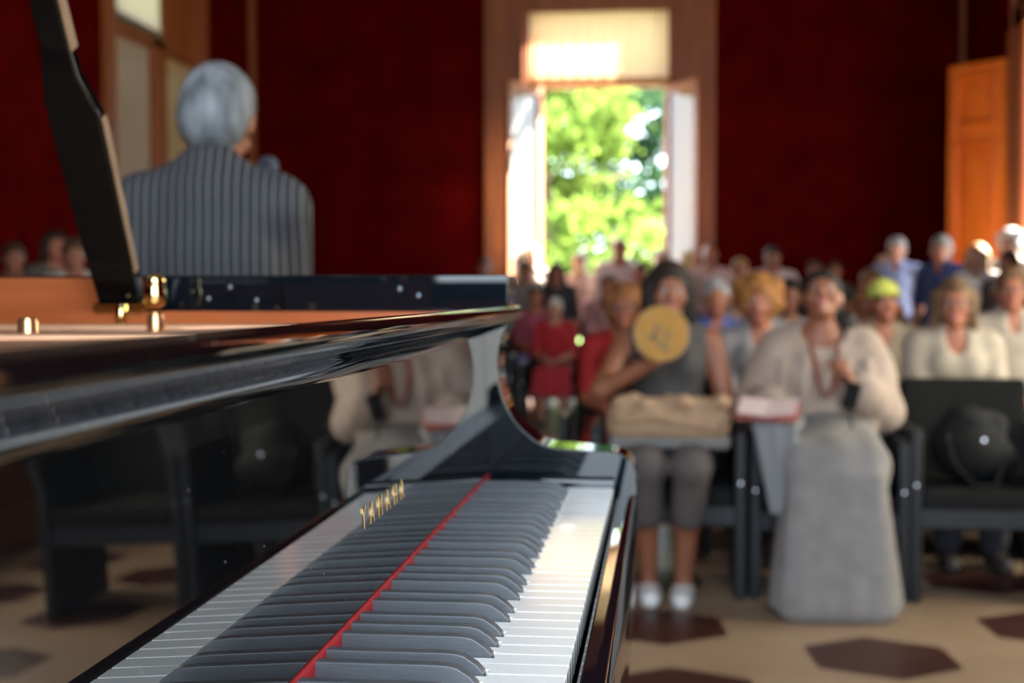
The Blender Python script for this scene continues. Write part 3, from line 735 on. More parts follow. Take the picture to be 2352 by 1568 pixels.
PEOPLE = []
def person(label, x, y, top, pose='sit', yaw=0, tone='fair', hair=('short', (.05, .035, .025)), shirt=((.6, .55, .5), 1, 'round'), bottom=('trousers', (.06, .06, .08), 1.),
           shoe=(.05, .04, .035), lean=0., hp=0., hy=0., hr=0., arms=None, female=True, h=.013, group=None, glasses=False, cap=None, extra=None, z0=0., name='person', scale=None, legs=None):
    design = 1.275 if pose == 'sit' else 1.635
    Sc = scale or top / design
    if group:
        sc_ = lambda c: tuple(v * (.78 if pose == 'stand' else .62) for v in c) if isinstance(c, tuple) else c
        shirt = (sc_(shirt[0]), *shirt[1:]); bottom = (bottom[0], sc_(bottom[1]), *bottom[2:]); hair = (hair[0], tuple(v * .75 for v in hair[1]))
    root = empty(name, (x, y, z0), PI + R(yaw), label, 'person', group)
    dz = 0. if pose == 'sit' else .36
    piv = np.array([0, 0, .55 + dz]); RL = rx(-lean)
    def tp(a, b, c): return piv + RL @ (np.array([a, b, c + dz]) - piv)
    sw = .155 if not female and pose == 'stand' and h < .009 else .165 if female or pose == 'stand' and h < .009 else .185
    if pose == 'sit':
        hip = [np.array([s * .09, .0, .535]) for s in (-1, 1)]; knee = [np.array([s * .10, .43, .53]) for s in (-1, 1)]
        ank = [np.array([s * .10, .40, .085]) for s in (-1, 1)]; toe = [np.array([s * .115, .555, .028]) for s in (-1, 1)]
    else:
        hip = [np.array([s * .09, .0, .87]) for s in (-1, 1)]; knee = [np.array([s * .10, .02, .47]) for s in (-1, 1)]
        ank = [np.array([s * .11, -.02, .085]) for s in (-1, 1)]; toe = [np.array([s * .125, .135, .028]) for s in (-1, 1)]
    if legs: knee = [np.array(v, float) for v in legs[0]]; ank = [np.array(v, float) for v in legs[1]]; toe = [np.array(v, float) for v in legs[2]]
    S = Sdf()
    # torso
    ew = 1. if female else 1.08
    tors = [((0, -.005, .56), (.150, .115, .105)), ((0, -.012, .69), (.122 * ew, .098, .13)), ((0, -.025, .86), (.138 * ew, .098, .16))]
    for c, r in tors: S.ell(tp(*c), r, .05, RL)
    for s in (-1, 1): S.cap(tp(s * .03, -.036, .998), tp(s * (sw - .03), -.035, .968), .054, .050, .05)
    S.cap(tp(0, -.04, .98), tp(0, -.028, 1.02), .085, .06, .05)
    if female:
        for s in (-1, 1): S.ell(tp(s * .062, .055, .875), (.056, .052, .056), .04)
    Hb = tp(0, -.030, 1.00); HR = RL @ rz(-hy) @ rx(hp) @ ry(hr)
    HC = tp(0, -.018, 1.085) + HR @ np.array([0, .018, .082])
    S.cap(Hb, HC + HR @ np.array([0, -.022, -.05]), .054, .047, .03)
    def hp_(a, b, c): return HC + HR @ np.array([a, b, c])
    S.ell(hp_(0, -.012, .018), (.072, .092, .088), .03, HR).ell(hp_(0, .026, -.030), (.057, .064, .082), .03, HR).ell(hp_(0, .040, -.078), (.040, .044, .030), .025, HR)
    S.cap(hp_(-.034, .080, .020), hp_(.034, .080, .020), .009, .009, .015)
    for s in (-1, 1):
        S.sub(hp_(s * .031, .101, .000), (.019, .014, .011), .012, HR); S.ell(hp_(s * .031, .0785, -.001), (.0125, .0125, .0115), .003, HR)
        S.ell(hp_(s * .040, .070, -.035), (.022, .018, .020), .02, HR)
        S.ell(hp_(s * .074, -.006, -.010), (.010, .020, .032), .008, HR @ rz(s * .35))
    S.cap(hp_(0, .088, .006), hp_(0, .107, -.030), .0075, .0125, .010)
    for s in (-1, 1): S.ell(hp_(s * .012, .097, -.034), (.008, .010, .007), .006, HR)
    S.ell(hp_(0, .090, -.056), (.023, .011, .0065), .005, HR).ell(hp_(0, .088, -.067), (.020, .011, .0065), .005, HR)
    S.ell(hp_(0, .078, -.095), (.019, .018, .016), .018, HR)
    # legs
    for i in (0, 1):
        S.cap(hip[i], knee[i], .082, .056, .05).cap(knee[i], knee[i] * .55 + ank[i] * .45 + np.array([0, -.012, 0]), .054, .052, .03).cap(knee[i] * .6 + ank[i] * .4 + np.array([0, -.012, 0]), ank[i], .050, .034, .03)
        S.cap(ank[i] + np.array([0, -.025, -.035]), toe[i], .036, .024, .025)
    # arms
    A = []
    arms = arms or {}
    for s in (-1, 1):
        sh = tp(s * sw, -.035, .957)
        d = arms.get(s, {})
        dflt = (s * .075, .28, .665) if pose == 'sit' else (s * .235, .03, .60 + dz - .02 - .18)
        w = np.array(d.get('w', dflt), float)
        el, w = elbow(sh, w, .275, .245, d.get('pole', (s * .45, -.55, -.7)))
        fd = d.get('fd', (-s * .6, .75, -.25) if pose == 'sit' else (0, .12, -1)); pn = d.get('pn', (0, -.25, -1) if pose == 'sit' else (-s, 0, 0))
        S.cap(sh, el, .050, .039, .035).cap(el, w, .040, .027, .02)
        hand(S, w, fd, pn, s, d.get('curl', .35), h)
        A.append((sh, el, w))
    PF = S.mesh(h)
    # face colours by place
    cen = PF[0][PF[1]].mean(1); q = (cen - HC) @ HR
    mi = np.zeros(len(cen), int)
    lip = (np.abs(q[:, 0]) < .024) & (q[:, 1] > .085) & (q[:, 2] < -.051) & (q[:, 2] > -.074); mi[lip] = 1
    for s in (-1, 1):
        e = np.linalg.norm(q - np.array([s * .031, .0785, -.001]), axis=1) < .0138; mi[e & (q[:, 1] > .084) & (np.abs(q[:, 2] + .001) < .0065)] = 2
        mi[e & (np.hypot(q[:, 0] - s * .031, q[:, 2] + .001) < .0060) & (q[:, 1] > .082)] = 3
    b = net_obj('body', PF, [SKIN[tone], LIPS, EYEW, IRIS], root, mi, Sc)
    b['label'] = 'skin of face, neck and limbs'
    # hair
    st, hc = hair; H = Sdf()
    if st != 'bald':
        H.ell(hp_(0, -.016, .026), (.083, .100, .092), .02, HR)
        if st in ('short', 'bob', 'long', 'tail', 'bun'): H.ell(hp_(0, -.045, -.025), (.074, .068, .075), .03, HR)
        if st == 'bob':
            H.ell(hp_(0, -.030, -.040), (.098, .088, .115), .04, HR)
            for s in (-1, 1): H.cap(hp_(s * .078, .010, .02), hp_(s * .088, .012, -.12), .030, .022, .03)
        if st == 'wavy':
            H.ell(hp_(0, -.025, .0), (.105, .105, .12), .04, HR)
            for k in range(14):
                a = k * 2 * PI / 14; H.ell(hp_(.09 * math.cos(a), -.025 + .07 * math.sin(a), .02 + .055 * math.sin(k * 2.4)), (.034, .034, .034), .02)
        if st == 'long':
            for s in (-1, 1): H.cap(hp_(s * .075, -.01, .02), hp_(s * .09, -.02, -.20), .032, .022, .03)
            H.cap(hp_(0, -.07, .0), hp_(0, -.085, -.26), .06, .045, .04)
        if st == 'tail':
            t0 = hp_(.055, -.075, -.02); H.cap(hp_(0, -.05, .02), t0, .06, .038, .04).cap(t0, HC + np.array([-.100, .0, -.10]), .036, .036, .03).cap(HC + np.array([-.100, .0, -.10]), HC + np.array([-.095, .10, -.27]), .036, .022, .03)
        if st == 'bun': H.ell(hp_(0, -.11, .045), (.045, .042, .042), .015, HR)
        H.sub(hp_(0, .105, -.042), (.064 if st != 'bob' else .060, .085, .092), .012, HR)
        if st in ('short', 'bun', 'tail'):
            for s in (-1, 1): H.sub(hp_(s * .085, .012, -.03), (.026, .040, .045), .012, HR)
        HF = H.mesh(max(h * .9, .006))
        net_obj('hair', HF, hairmat(hc), root, None, Sc)
    if cap is not None:
        C = Sdf().ell(hp_(0, -.014, .034), (.090, .106, .092), .01, HR).ell(hp_(0, .11, .035), (.075, .075, .012), .02, HR @ rx(-.15)).sub(hp_(0, -.014, .015), (.078, .094, .088), .004, HR)
        n = HR @ np.array([0, .12, -1.]); n = nrm(n); C.cut(n, n @ hp_(0, 0, .018))
        net_obj('cap', C.mesh(max(h * .8, .006)), cloth(cap), root, None, Sc)
    if glasses:
        g = MB()
        for s in (-1, 1):
            g.tube([Vector(hp_(s * .034 + .024 * math.cos(a), .106 - .006 * abs(math.cos(a)), -.003 + .019 * math.sin(a))) * Sc for a in [k * PI / 8 for k in range(17)]], .0022 * Sc, 6)
            g.tube([Vector(hp_(s * .058, .100, .002)) * Sc, Vector(hp_(s * .078, .05, .004)) * Sc, Vector(hp_(s * .080, -.005, .002)) * Sc], .0020 * Sc, 6)
        g.tube([Vector(hp_(-.010, .108, .002)) * Sc, Vector(hp_(0, .111, .005)) * Sc, Vector(hp_(.010, .108, .002)) * Sc], .002 * Sc, 6)
        obj('glasses', g, mat('spectacle_frame', (.03, .02, .02), .2) if 'spectacle_frame' not in bpy.data.materials else bpy.data.materials['spectacle_frame'], root, smooth=True, local=True)
    # shirt
    if shirt:
        colr, sl, nk = shirt[:3]; loose = shirt[3] if len(shirt) > 3 else .012
        G = Sdf()
        for c, r in tors: G.ell(tp(*c), tuple(v + loose for v in r), .05, RL)
        if female:
            for s in (-1, 1): G.ell(tp(s * .062, .055, .875), (.062, .058, .062), .05)
        w_ = sw - .03 if sl > 0 else sw - .055
        for s in (-1, 1): G.cap(tp(s * .03, -.036, .998), tp(s * w_, -.035, .968), .054 + loose, .050 + loose, .05)
        G.cap(tp(0, -.04, .98), tp(0, -.030, 1.025), .085 + loose * .5, .062 + loose * .4, .04)
        for sh, el, w in A:
            if sl > 0:
                t = min(1, sl); G.cap(sh, sh + (el - sh) * t, .050 + loose, .041 + loose * 1.3, .035)
            if sl > 1:
                t = min(1, sl - 1) * .97; G.cap(el, el + (w - el) * t, .042 + loose, .032 + loose * 1.2, .02)
        if extra and 'shirt' in extra: extra['shirt'](G, tp, A)
        if nk == 'round': G.sub(tp(0, .035, 1.055), (.070, .085, .060), .012)
        elif nk == 'v': G.sub(tp(0, .065, 1.03), (.052, .075, .11), .012)
        elif nk == 'deep': G.sub(tp(0, .05, 1.045), (.095, .10, .085), .012)
        elif nk == 'collar': G.cap(tp(0, -.04, 1.00), tp(0, -.036, 1.040), .068, .063, .015); G.sub(tp(0, .085, 1.03), (.035, .07, .09), .01)
        up = RL @ np.array([0, 0, 1.]); G.sub(HC, (.075, .09, .10), .006)
        hem = shirt[4] if len(shirt) > 4 else (.545 if pose == 'sit' else .50)
        G.cut(-up, -up @ tp(0, 0, hem))
        m = colr if not isinstance(colr, tuple) else cloth(colr)
        net_obj('jacket' if (len(shirt) > 5) else 'shirt', G.mesh(h), m, root, None, Sc)
    kind, bc, ln = bottom[:3]
    G = Sdf()
    if kind in ('trousers',):
        G.ell(tp(0, -.005, .56), (.160, .124, .112), .05, RL)
        for i in (0, 1):
            e = knee[i] + (ank[i] - knee[i]) * max(0, (ln - .5) * 2) * .94
            G.cap(hip[i], knee[i], .090, .070, .05); G.cap(knee[i], e, .069, .064, .03)
        G.cut((0, 0, 1), .60 + dz)
        net_obj('trousers', G.mesh(h), bc if not isinstance(bc, tuple) else cloth(bc), root, None, Sc)
    elif kind == 'skirt':
        G.ell(tp(0, -.005, .56), (.165, .13, .112), .05, RL)
        for i in (0, 1): G.cap(hip[i], knee[i], .100, .080, .09)
        G.cap((hip[0] + hip[1]) / 2, (knee[0] + knee[1]) / 2, .085, .075, .08)
        if pose == 'sit':
            zb = .50 - ln * .46
            for q in np.linspace(-1, 1, 7):
                x0 = q * .13; x1 = q * (.13 + .055 * ln); yo = .035 * math.cos(q * 1.5) + .012 * (-1) ** int(round((q + 1) * 3))
                G.cap((x0, .42 + yo, .52), (x1, .42 + yo + .09 * ln, zb), .055, .060, .035)
                G.cap((x0, .39, .50), (x1, .36, zb), .05, .05, .05)
            G.cut((0, 0, -1), -zb)
        else:
            G.cap((0, 0, .85), (0, 0, .85 - ln * .7), .15, .19, .05); G.cut((0, 0, -1), -(.85 - ln * .7))
        G.cut((0, 0, 1), .61 + dz)
        if extra and 'skirt' in extra: extra['skirt'](G)
        net_obj('skirt', G.mesh(h), bc if not isinstance(bc, tuple) else cloth(bc), root, None, Sc)
    for i in (0, 1):
        G = Sdf().cap(ank[i] + np.array([0, -.028, -.048]), toe[i] + np.array([0, .006, 0]), .043, .033, .02).ell((ank[i] + toe[i]) / 2 + np.array([0, 0, -.03]), (.042, .10, .030), .02)
        G.cut((0, 0, -1), -.001).cut((0, -.25, 1), ank[i][2] - .25 * ank[i][1] - .022)
        net_obj('shoe', G.mesh(max(h * .8, .006)), cloth(shoe, .5), root, None, Sc)
    WM[root.name] = Matrix.Translation((x, y, z0)) @ Matrix.Rotation(PI + R(yaw), 4, 'Z')
    PEOPLE.append(root)
    return root, dict(HC=HC * Sc, HR=HR, A=[[v * Sc for v in a] for a in A], S=Sc, tp=tp, M=WM[root.name])

# ------------------------------------------------------------------ chairs
def rect_pts(x0, x1, y0, y1): return [(x0, y0), (x1, y0), (x1, y1), (x0, y1)]
def make_chair():
    root = empty('chair', (0, 0, 0))
    def rounded(nm, mb, m, bev): return obj(nm, mb, m, root, bev, local=True)
    rounded('seat', MB().box(-.248, .248, -.20, .27, .35, .425), M_['grey'], .02)
    T = Matrix.Translation((0, -.215, .40)) @ Matrix.Rotation(R(8), 4, 'X')
    rounded('backrest', MB().box(-.246, .246, -.035, .03, .0, .41, T), M_['grey'], .02)
    for s in (-1, 1):
        rounded('side_panel', MB().prism([(-.27, 0), (.27, 0), (.28, .03), (.27, .625), (.24, .65), (-.24, .65), (-.27, .625)], s * .272 - .020, s * .272 + .020, 'X'), M_['greyp'], .008)
    rounded('front_rail', MB().box(-.251, .251, .235, .262, .28, .352), M_['greyp'], .004)
    bt = MB()
    for s in (-1, 1): bt.lathe([(.007, 0), (.006, .003), (0, .004)], seg=14, T=Matrix.Translation((s * .272, .276, .44)) @ Matrix.Rotation(R(-90), 4, 'X'))
    rounded('bolt', bt, M_['steel'], 0)
    return root
CH = [None]
def chair(x, y, yaw, label, group='grey armchairs of the audience', zs=1.):
    if CH[0] is None: o = CH[0] = make_chair()
    else: o = copy_tree(CH[0])
    o.location = (x, y, 0); o.rotation_euler = (0, 0, PI + R(yaw)); o.scale = (1, 1, zs)
    setp(o, label, 'chair', group); return o

# ------------------------------------------------------------------ the speaker
pin = striped('pinstripe_cloth', (.017, .017, .022), (.125, .125, .13), 16, 'X', .16)
sp_yaw = 180 + 10
A_sp = {1: dict(w=(.075, .22, 1.29), pole=(.12, .2, -1), fd=(-.25, .45, .8), pn=(-.9, -.1, -.3), curl=1.05), -1: dict(w=(-.16, .17, .95), pole=(-.25, -1, -.3), fd=(.3, .6, -.5))}
sp, I = person('grey haired person in a striped jacket behind the piano, back turned', -.80, 3.02, 1.675, 'stand', sp_yaw, 'ruddy', ('short', (.17, .18, .19)),
    (pin, 2, 'collar', .015, .40, 'jacket'), ('trousers', (.05, .05, .06), 1.), lean=R(4), hp=R(-10), hy=R(5), hr=R(5), arms=A_sp, female=False, h=.0075)
w = I['M'] @ Vector(I['A'][1][2]); hd = I['M'] @ Vector(I['HC'] + I['HR'] @ np.array([.098, .110, -.078]) * I['S'])
fdv = (hd - w).normalized()
mroot = empty('microphone', w, 0, 'dark handheld microphone with ball grille raised to the mouth', 'microphone')
Tm = Matrix.Translation(w + fdv * .0) @ fdv.to_track_quat('Z', 'Y').to_matrix().to_4x4()
LM = (hd - w).length
# mic
obj('handle', MB().lathe([(.010, -.06), (.012, -.05), (.0145, LM - .04), (.020, LM - .022), (.020, LM - .016)], seg=20, T=Tm), mat('mic_body', (.02, .02, .022), .35), mroot, smooth=True)
obj('grille', MB().lathe([(.019, LM - .018), (.025, LM - .004), (.0265, LM + .008), (.024, LM + .022), (.016, LM + .032), (0, LM + .035)], seg=24, T=Tm), mat('mic_grille', (.10, .12, .16), .35, metal=.7, bump=.6, bscale=900), mroot, smooth=True)

# ------------------------------------------------------------------ front row
FW_Y = 5.45
legs1 = ([(-.085, .43, .53), (.085, .43, .53)], [(-.060, .235, .085), (.070, .225, .085)], [(-.05, .375, .028), (.062, .365, .028)])
A1 = {1: dict(w=(.055, .24, .90), pole=(1, -.1, -.75), fd=(-.15, .25, .9), pn=(-.7, .65, -.1), curl=.95), -1: dict(w=(-.12, .22, .69), pole=(-.45, -.4, -.7), fd=(.45, .8, -.1), pn=(0, 0, -1), curl=.4)}
p1, I1 = person('woman with a dark bob in grey sleeveless top and knee length trousers, holding a fan', .225, FW_Y, 1.275, 'sit', 0, 'tan', ('bob', (.022, .015, .012)),
    ((.075, .068, .066), 0, 'round', .016), ('trousers', (.085, .070, .064), .72), (.80, .78, .75), hy=R(-6), hp=R(-2), arms=A1, h=.0075, legs=legs1)
chair(.225, FW_Y + .05, 0, 'grey armchair under the woman with the round fan')
hw = I1['M'] @ Vector(I1['A'][1][2])
fan = empty('hand_fan', hw, 0, 'round yellow hand fan held up in front of the grey top', 'fan')
fc = Vector((.200, 5.115, 1.005))
TF = Matrix.Translation(fc) @ Matrix.Rotation(R(12), 4, 'Z') @ Matrix.Rotation(R(84), 4, 'X')
mf = MB().lathe([(0, -.0022), (.098, -.0022), (.101, 0), (.098, .0022), (0, .0022)], seg=48, T=TF)
fo = obj('paper_disc', mf, mat('fan_paper', (.38, .185, .030), .7, noise=.12, nscale=25), fan)
obj('rim_hoop', MB().tube([TF @ Vector((.100 * math.cos(a), .100 * math.sin(a), 0)) for a in [k * PI / 24 for k in range(49)]], .0035, 8), mat('bamboo', (.42, .25, .09), .5), fan, smooth=True)
pr = MB()
for k in range(7):
    a0 = .4 + k * .35; T2 = TF @ Matrix.Translation((.020 * math.cos(k * 2.1) - .01, .026 * math.sin(k * 1.7) - .02, .0024)) @ Matrix.Rotation(a0 * 2, 4, 'Z')
    pr.prism([(0, -.006), (.018, -.010), (.034, 0), (.018, .010), (0, .006)], 0, .0008, 'Z', T2)
obj('printed_motif', pr, mat('fan_print', (.17, .13, .075), .7), fan)
hdir = (hw + Vector((0, -.03, .03)) - fc)
obj('handle', MB().tube([fc + hdir.normalized() * .09, fc + hdir * 1.0, fc + hdir * 1.25], [.007, .007, .008], 10), mat('fan_handle', (.30, .15, .06), .45), fan, smooth=True)

def blob(name, label, cat, S, m, h=.008, loc=None, parent=None):
    P, F = S.mesh(h)
    c = P.mean(0); c[2] = P[:, 2].min()
    o = net_obj(name, (P - c, F), m, None); o.location = c; return setp(o, label, cat)
S = Sdf()
S.cap((.055, 5.16, .665), (.395, 5.16, .665), .060, .060, .03).cap((.06, 5.17, .715), (.40, 5.17, .715), .050, .050, .04)
for k in range(9): S.ell((.05 + k * .046, 5.14 + .02 * math.sin(k * 2.2), .745 + .012 * math.sin(k * 1.7)), (.035, .045, .028), .02)
S.cap((.20, 5.10, .70), (.40, 5.10, .665), .018, .016, .02).cap((.04, 5.10, .69), (.17, 5.10, .705), .016, .018, .02)
S.cut((0, 0, -1), -.617)
blob('handbag', 'slouchy beige cloth bag lying on the lap of the woman with the fan', 'bag', S, mat('beige_canvas', (.40, .25, .145), .85, noise=.15, nscale=18, bump=.3, bscale=120))
S = Sdf().cap((.03, 5.13, .600), (.43, 5.13, .600), .020, .020, .01).cap((.03, 5.24, .605), (.43, 5.24, .605), .022, .022, .06).cap((.03, 5.18, .605), (.43, 5.18, .605), .022, .022, .06)
blob('folded_jacket', 'folded pale grey garment under the beige bag on the lap', 'clothing', S, mat('pale_grey_knit', (.20, .19, .18), .9, bump=.3, bscale=200))

# woman in white
def shawl(G, tp, A):
    for sh, el, w in A:
        G.cap(sh + np.array([0, 0, -.01]), el, .066, .066, .05).cap(el, el + (w - el) * .72, .064, .072, .05)
    G.cap(tp(-.16, .0, .86), tp(.16, .0, .86), .115, .115, .06); G.ell(tp(0, .03, .66), (.185, .16, .15), .08)
    for k in range(5): G.cap(tp(-.16 + k * .08, .115, .90), tp(-.17 + k * .085, .185, .60), .020, .026, .02)
def robe(G):
    for k in range(9):
        q = -1 + k / 4; G.cap((q * .135, .50, .50), (q * .175, .565 + .03 * math.cos(q), .035), .042, .034 + .010 * (k % 2), .03)
    G.cap((-.10, .20, .60), (-.12, .43, .56), .10, .078, .06).cap((.10, .20, .60), (.12, .43, .56), .10, .078, .06).cap((0, .18, .60), (0, .44, .565), .12, .085, .06)
A2 = {-1: dict(w=(-.085, .245, .835), pole=(-.45, .1, -1), fd=(.25, .45, .55), pn=(.8, -.2, -.3), curl=1.0), 1: dict(w=(.19, .30, .755), pole=(.55, -.2, -.8), fd=(.15, .9, -.12), pn=(0, -.1, -1), curl=.35)}
p2, I2 = person('woman all in white with a long dark ponytail, head tipped back, eyes on the speaker', .820, 5.50, 1.245, 'sit', 0, 'tan', ('tail', (.018, .014, .012)),
    ((.36, .272, .215), 1.75, 'deep', .026, .54), ('skirt', (.205, .188, .176), 1.0), (.35, .30, .26), hp=R(24), hy=R(7), arms=A2, h=.0075, extra=dict(shirt=shawl, skirt=robe))
chair(.825, 5.51, 0, 'grey armchair under the woman dressed all in white', zs=.94)
bw = I2['M'] @ Vector(I2['A'][1][2])
bk = empty('booklet', bw, 0, 'open pale pink programme booklet resting on the white lap', 'booklet')
Tb = Matrix.Translation((.585, 5.085, .735)) @ Matrix.Rotation(R(-10), 4, 'Z') @ Matrix.Rotation(R(18), 4, 'X')
pk = mat('pink_paper', (.66, .50, .48), .7)
for s in (-1, 1):
    obj('page', MB().box(0 if s > 0 else -.105, .105 if s > 0 else 0, -.075, .075, 0, .004, Tb @ Matrix.Rotation(R(6) * -s, 4, 'Y')), pk, bk, .001)
obj('cover', MB().box(-.112, .112, -.080, .080, -.012, -.007, Tb), mat('booklet_cover', (.45, .10, .08), .5), bk, .001)
lw = I2['M'] @ Vector(I2['A'][0][2])
ph = empty('camera_case', lw, 0, 'small black case gripped in the raised hand of the woman in white', 'case')
Tq = Matrix.Translation(lw + Vector((-.005, -.055, -.035))) @ Matrix.Rotation(R(15), 4, 'Y')
obj('body', MB().box(-.026, .026, -.018, .018, -.055, .045, Tq), mat('black_leatherette', (.006, .006, .006), .7, bump=.4, bscale=600, spec=.2), ph, .008)
obj('strap', MB().tube([Tq @ Vector((0, -.018, -.05)), Tq @ Vector((.03, -.03, -.12)), Tq @ Vector((.05, -.01, -.20))], .004, 6), bpy.data.materials['black_leatherette'], ph, smooth=True)
nk = I2['M'] @ Vector(I2['HC'])
sc = MB()
sc.tube([Vector((.765, 5.40, .96)), Vector((.775, 5.345, .90)), Vector((.785, 5.30, .83)), Vector((.80, 5.27, .77))], [.008, .009, .009, .007], 8)
sc.tube([Vector((.87, 5.42, .95)), Vector((.865, 5.34, .87)), Vector((.84, 5.285, .80)), Vector((.815, 5.265, .765))], [.007, .008, .008, .007], 8)
setp(obj('neck_cord', sc, cloth((.20, .035, .03)), smooth=True), 'dark red cord hanging round the neck of the woman in white', 'necklace')
S = Sdf()
for k in range(5): S.cap((.55 + .03 * k, 5.06 + .012 * (k % 2), .665), (.60 + .024 * k, 5.02 + .012 * (k % 2), .37), .022, .012, .02)
S.cap((.55, 5.10, .685), (.69, 5.10, .685), .028, .028, .03)
blob('grey_scarf', 'pale grey scarf hanging down from the white lap under the booklet', 'scarf', S, mat('grey_voile', (.19, .19, .195), .9, bump=.2, bscale=150))

# empty chair with a bag
chair(1.415, 5.52, 0, 'empty grey armchair with a black bag, beside the woman in white')
S = Sdf().ell((1.40, 5.46, .525), (.15, .13, .10), .04).cap((1.31, 5.50, .58), (1.47, 5.52, .64), .075, .06, .05).ell((1.37, 5.50, .66), (.085, .07, .06), .04).cut((0, 0, -1), -.428)
bag = empty('shoulder_bag', (1.40, 5.48, .428), 0, 'soft black shoulder bag slumped on the empty grey armchair', 'bag')
bm_ = bpy.data.materials['black_leatherette']
o = net_obj('bag_body', S.mesh(.008), bm_, bag); o.matrix_parent_inverse = WM[bag.name].inverted()
obj('strap', MB().tube([Vector(v) for v in ((1.30, 5.46, .62), (1.27, 5.36, .60), (1.28, 5.27, .52), (1.36, 5.27, .437), (1.44, 5.30, .440), (1.50, 5.40, .56))], .008, 8), bm_, bag, smooth=True)
obj('clasp', MB().lathe([(.010, 0), (.010, .004), (0, .006)], seg=14, T=Matrix.Translation((1.405, 5.335, .60)) @ Matrix.Rotation(R(90), 4, 'X')), M_['steel'], bag)
chair(2.02, 5.55, 0, 'empty grey armchair at the right end of the front row')

# ------------------------------------------------------------------ audience
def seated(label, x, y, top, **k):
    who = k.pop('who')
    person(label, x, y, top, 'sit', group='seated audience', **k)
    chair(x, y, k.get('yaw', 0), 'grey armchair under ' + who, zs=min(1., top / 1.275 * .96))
G2 = 'seated audience'
seated('woman with reddish blonde hair in a pale grey blouse seated behind the woman in white', .640, 6.35, 1.228, who='the reddish blonde woman in the second row', tone='ruddy', hair=('wavy', (.42, .17, .045)), shirt=((.42, .38, .37), 1.2, 'v'), hy=R(14), hp=R(-8), yaw=6)
seated('bespectacled woman with brown hair and cream blouse behind the empty armchair', 1.500, 6.38, 1.213, who='the bespectacled woman in cream', tone='ruddy', hair=('bob', (.20, .11, .05)), shirt=((.60, .50, .38), 2, 'v', .022), hy=R(8), glasses=True, h=.010)
seated('person in a lime green peaked cap and dark patterned shirt over cream sleeves', 1.34, 7.38, 1.205, who='the person in the lime cap', tone='ruddy', hair=('short', (.06, .04, .03)), shirt=((.45, .36, .24), 1.5, 'v'), cap=(.52, .55, .10), hy=R(-10), female=False, h=.010)
seated('man with spectacles in a cream jacket at the right edge of the picture', 1.935, 7.15, 1.275, who='the man in the cream jacket', tone='ruddy', hair=('short', (.16, .08, .04)), shirt=((.58, .48, .38), 2, 'collar', .02), glasses=True, female=False, hy=R(10))
seated('woman with ginger hair and dark spectacles in a red top, half behind the fan holder', .020, 6.60, 1.185, who='the ginger woman in red', tone='ruddy', hair=('wavy', (.36, .14, .05)), shirt=((.50, .012, .012), .8, 'round'), glasses=True, bottom=('skirt', (.45, .012, .012), .4))
seated('grey haired person in a blue shirt seated between the two front women', .497, 7.8, 1.223, who='the grey haired person in blue', tone='ruddy', hair=('short', (.50, .48, .48)), shirt=((.16, .20, .55), 1, 'collar'), female=False)
seated('person with black hair and white shirt raising a hand beside the cheek', .986, 8.75, 1.23, who='the raised hand person in white', tone='tan', hair=('short', (.03, .025, .022)), shirt=((.66, .60, .57), 1, 'round'), arms={1: dict(w=(.12, .20, 1.08), pole=(1, 0, -.8), fd=(-.2, 0, 1), pn=(-.3, .9, 0), curl=.4)}, female=False)
seated('person with auburn hair and glinting glasses in a lilac top', 1.60, 9.75, 1.18, who='the auburn person in lilac', tone='ruddy', hair=('bob', (.28, .10, .03)), shirt=((.42, .30, .36), 1, 'round'), glasses=True)
seated('person with light brown hair in orange brown top, deep in the rows at right', 1.77, 10.75, 1.32, who='the person in orange brown', tone='ruddy', hair=('short', (.22, .11, .05)), shirt=((.50, .20, .08), 1, 'round'), female=False)
seated('woman with short blonde hair in pale pink, three rows back', .745, 9.8, 1.25, who='the blonde woman in pale pink', tone='fair', hair=('short', (.50, .30, .13)), shirt=((.62, .44, .40), 1, 'round'))
seated('woman in a violet dress with white hair, seated far back on the right', 2.10, 9.1, 1.24, who='the white haired woman in violet', tone='fair', hair=('wavy', (.60, .58, .56)), shirt=((.25, .18, .38), 1, 'round'))
seated('man in a dark green shirt with cropped grey hair, right of the lime cap', 2.13, 8.1, 1.25, who='the man in dark green', tone='tan', hair=('short', (.25, .24, .23)), shirt=((.035, .06, .04), 1, 'collar'), female=False)
# seated along the aisle, far back on the left
seated('person with brown hair in pink over lilac trousers, seated by the aisle', -.985, 12.95, 1.19, who='the person in lilac trousers', tone='ruddy', hair=('short', (.12, .06, .035)), shirt=((.50, .10, .16), 1, 'round'), bottom=('trousers', (.34, .30, .66), .8))
seated('white haired child in a red top and red skirt seated by the aisle', -.73, 12.0, 1.09, who='the child in red', tone='fair', hair=('short', (.62, .58, .52)), shirt=((.58, .02, .03), 1, 'round'), bottom=('skirt', (.55, .03, .05), .4))
seated('person in white trousers and a plum top behind the piano arm', -1.37, 12.0, 1.22, who='the person in white trousers', tone='ruddy', hair=('short', (.10, .05, .03)), shirt=((.20, .06, .12), 1, 'round'), bottom=('trousers', (.70, .66, .62), 1.))
seated('person in a pink striped shirt and black skirt beside the garden window', -.33, 13.55, 1.31, who='the person in the black skirt', tone='ruddy', hair=('short', (.14, .07, .05)), shirt=((.66, .33, .32), .9, 'round'), bottom=('skirt', (.012, .012, .014), .45))
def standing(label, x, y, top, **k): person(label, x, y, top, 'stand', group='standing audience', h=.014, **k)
standing('person in a pink and white T-shirt with black hair standing against the red wall', 1.219, 13.2, 1.565, hair=('short', (.02, .018, .016)), shirt=((.68, .52, .50), .8, 'round', .02), female=False, tone='tan')
standing('blond person standing at the foot of the red wall', .886, 12.6, 1.44, hair=('short', (.50, .28, .10)), shirt=((.60, .38, .30), .8, 'round'), tone='ruddy')
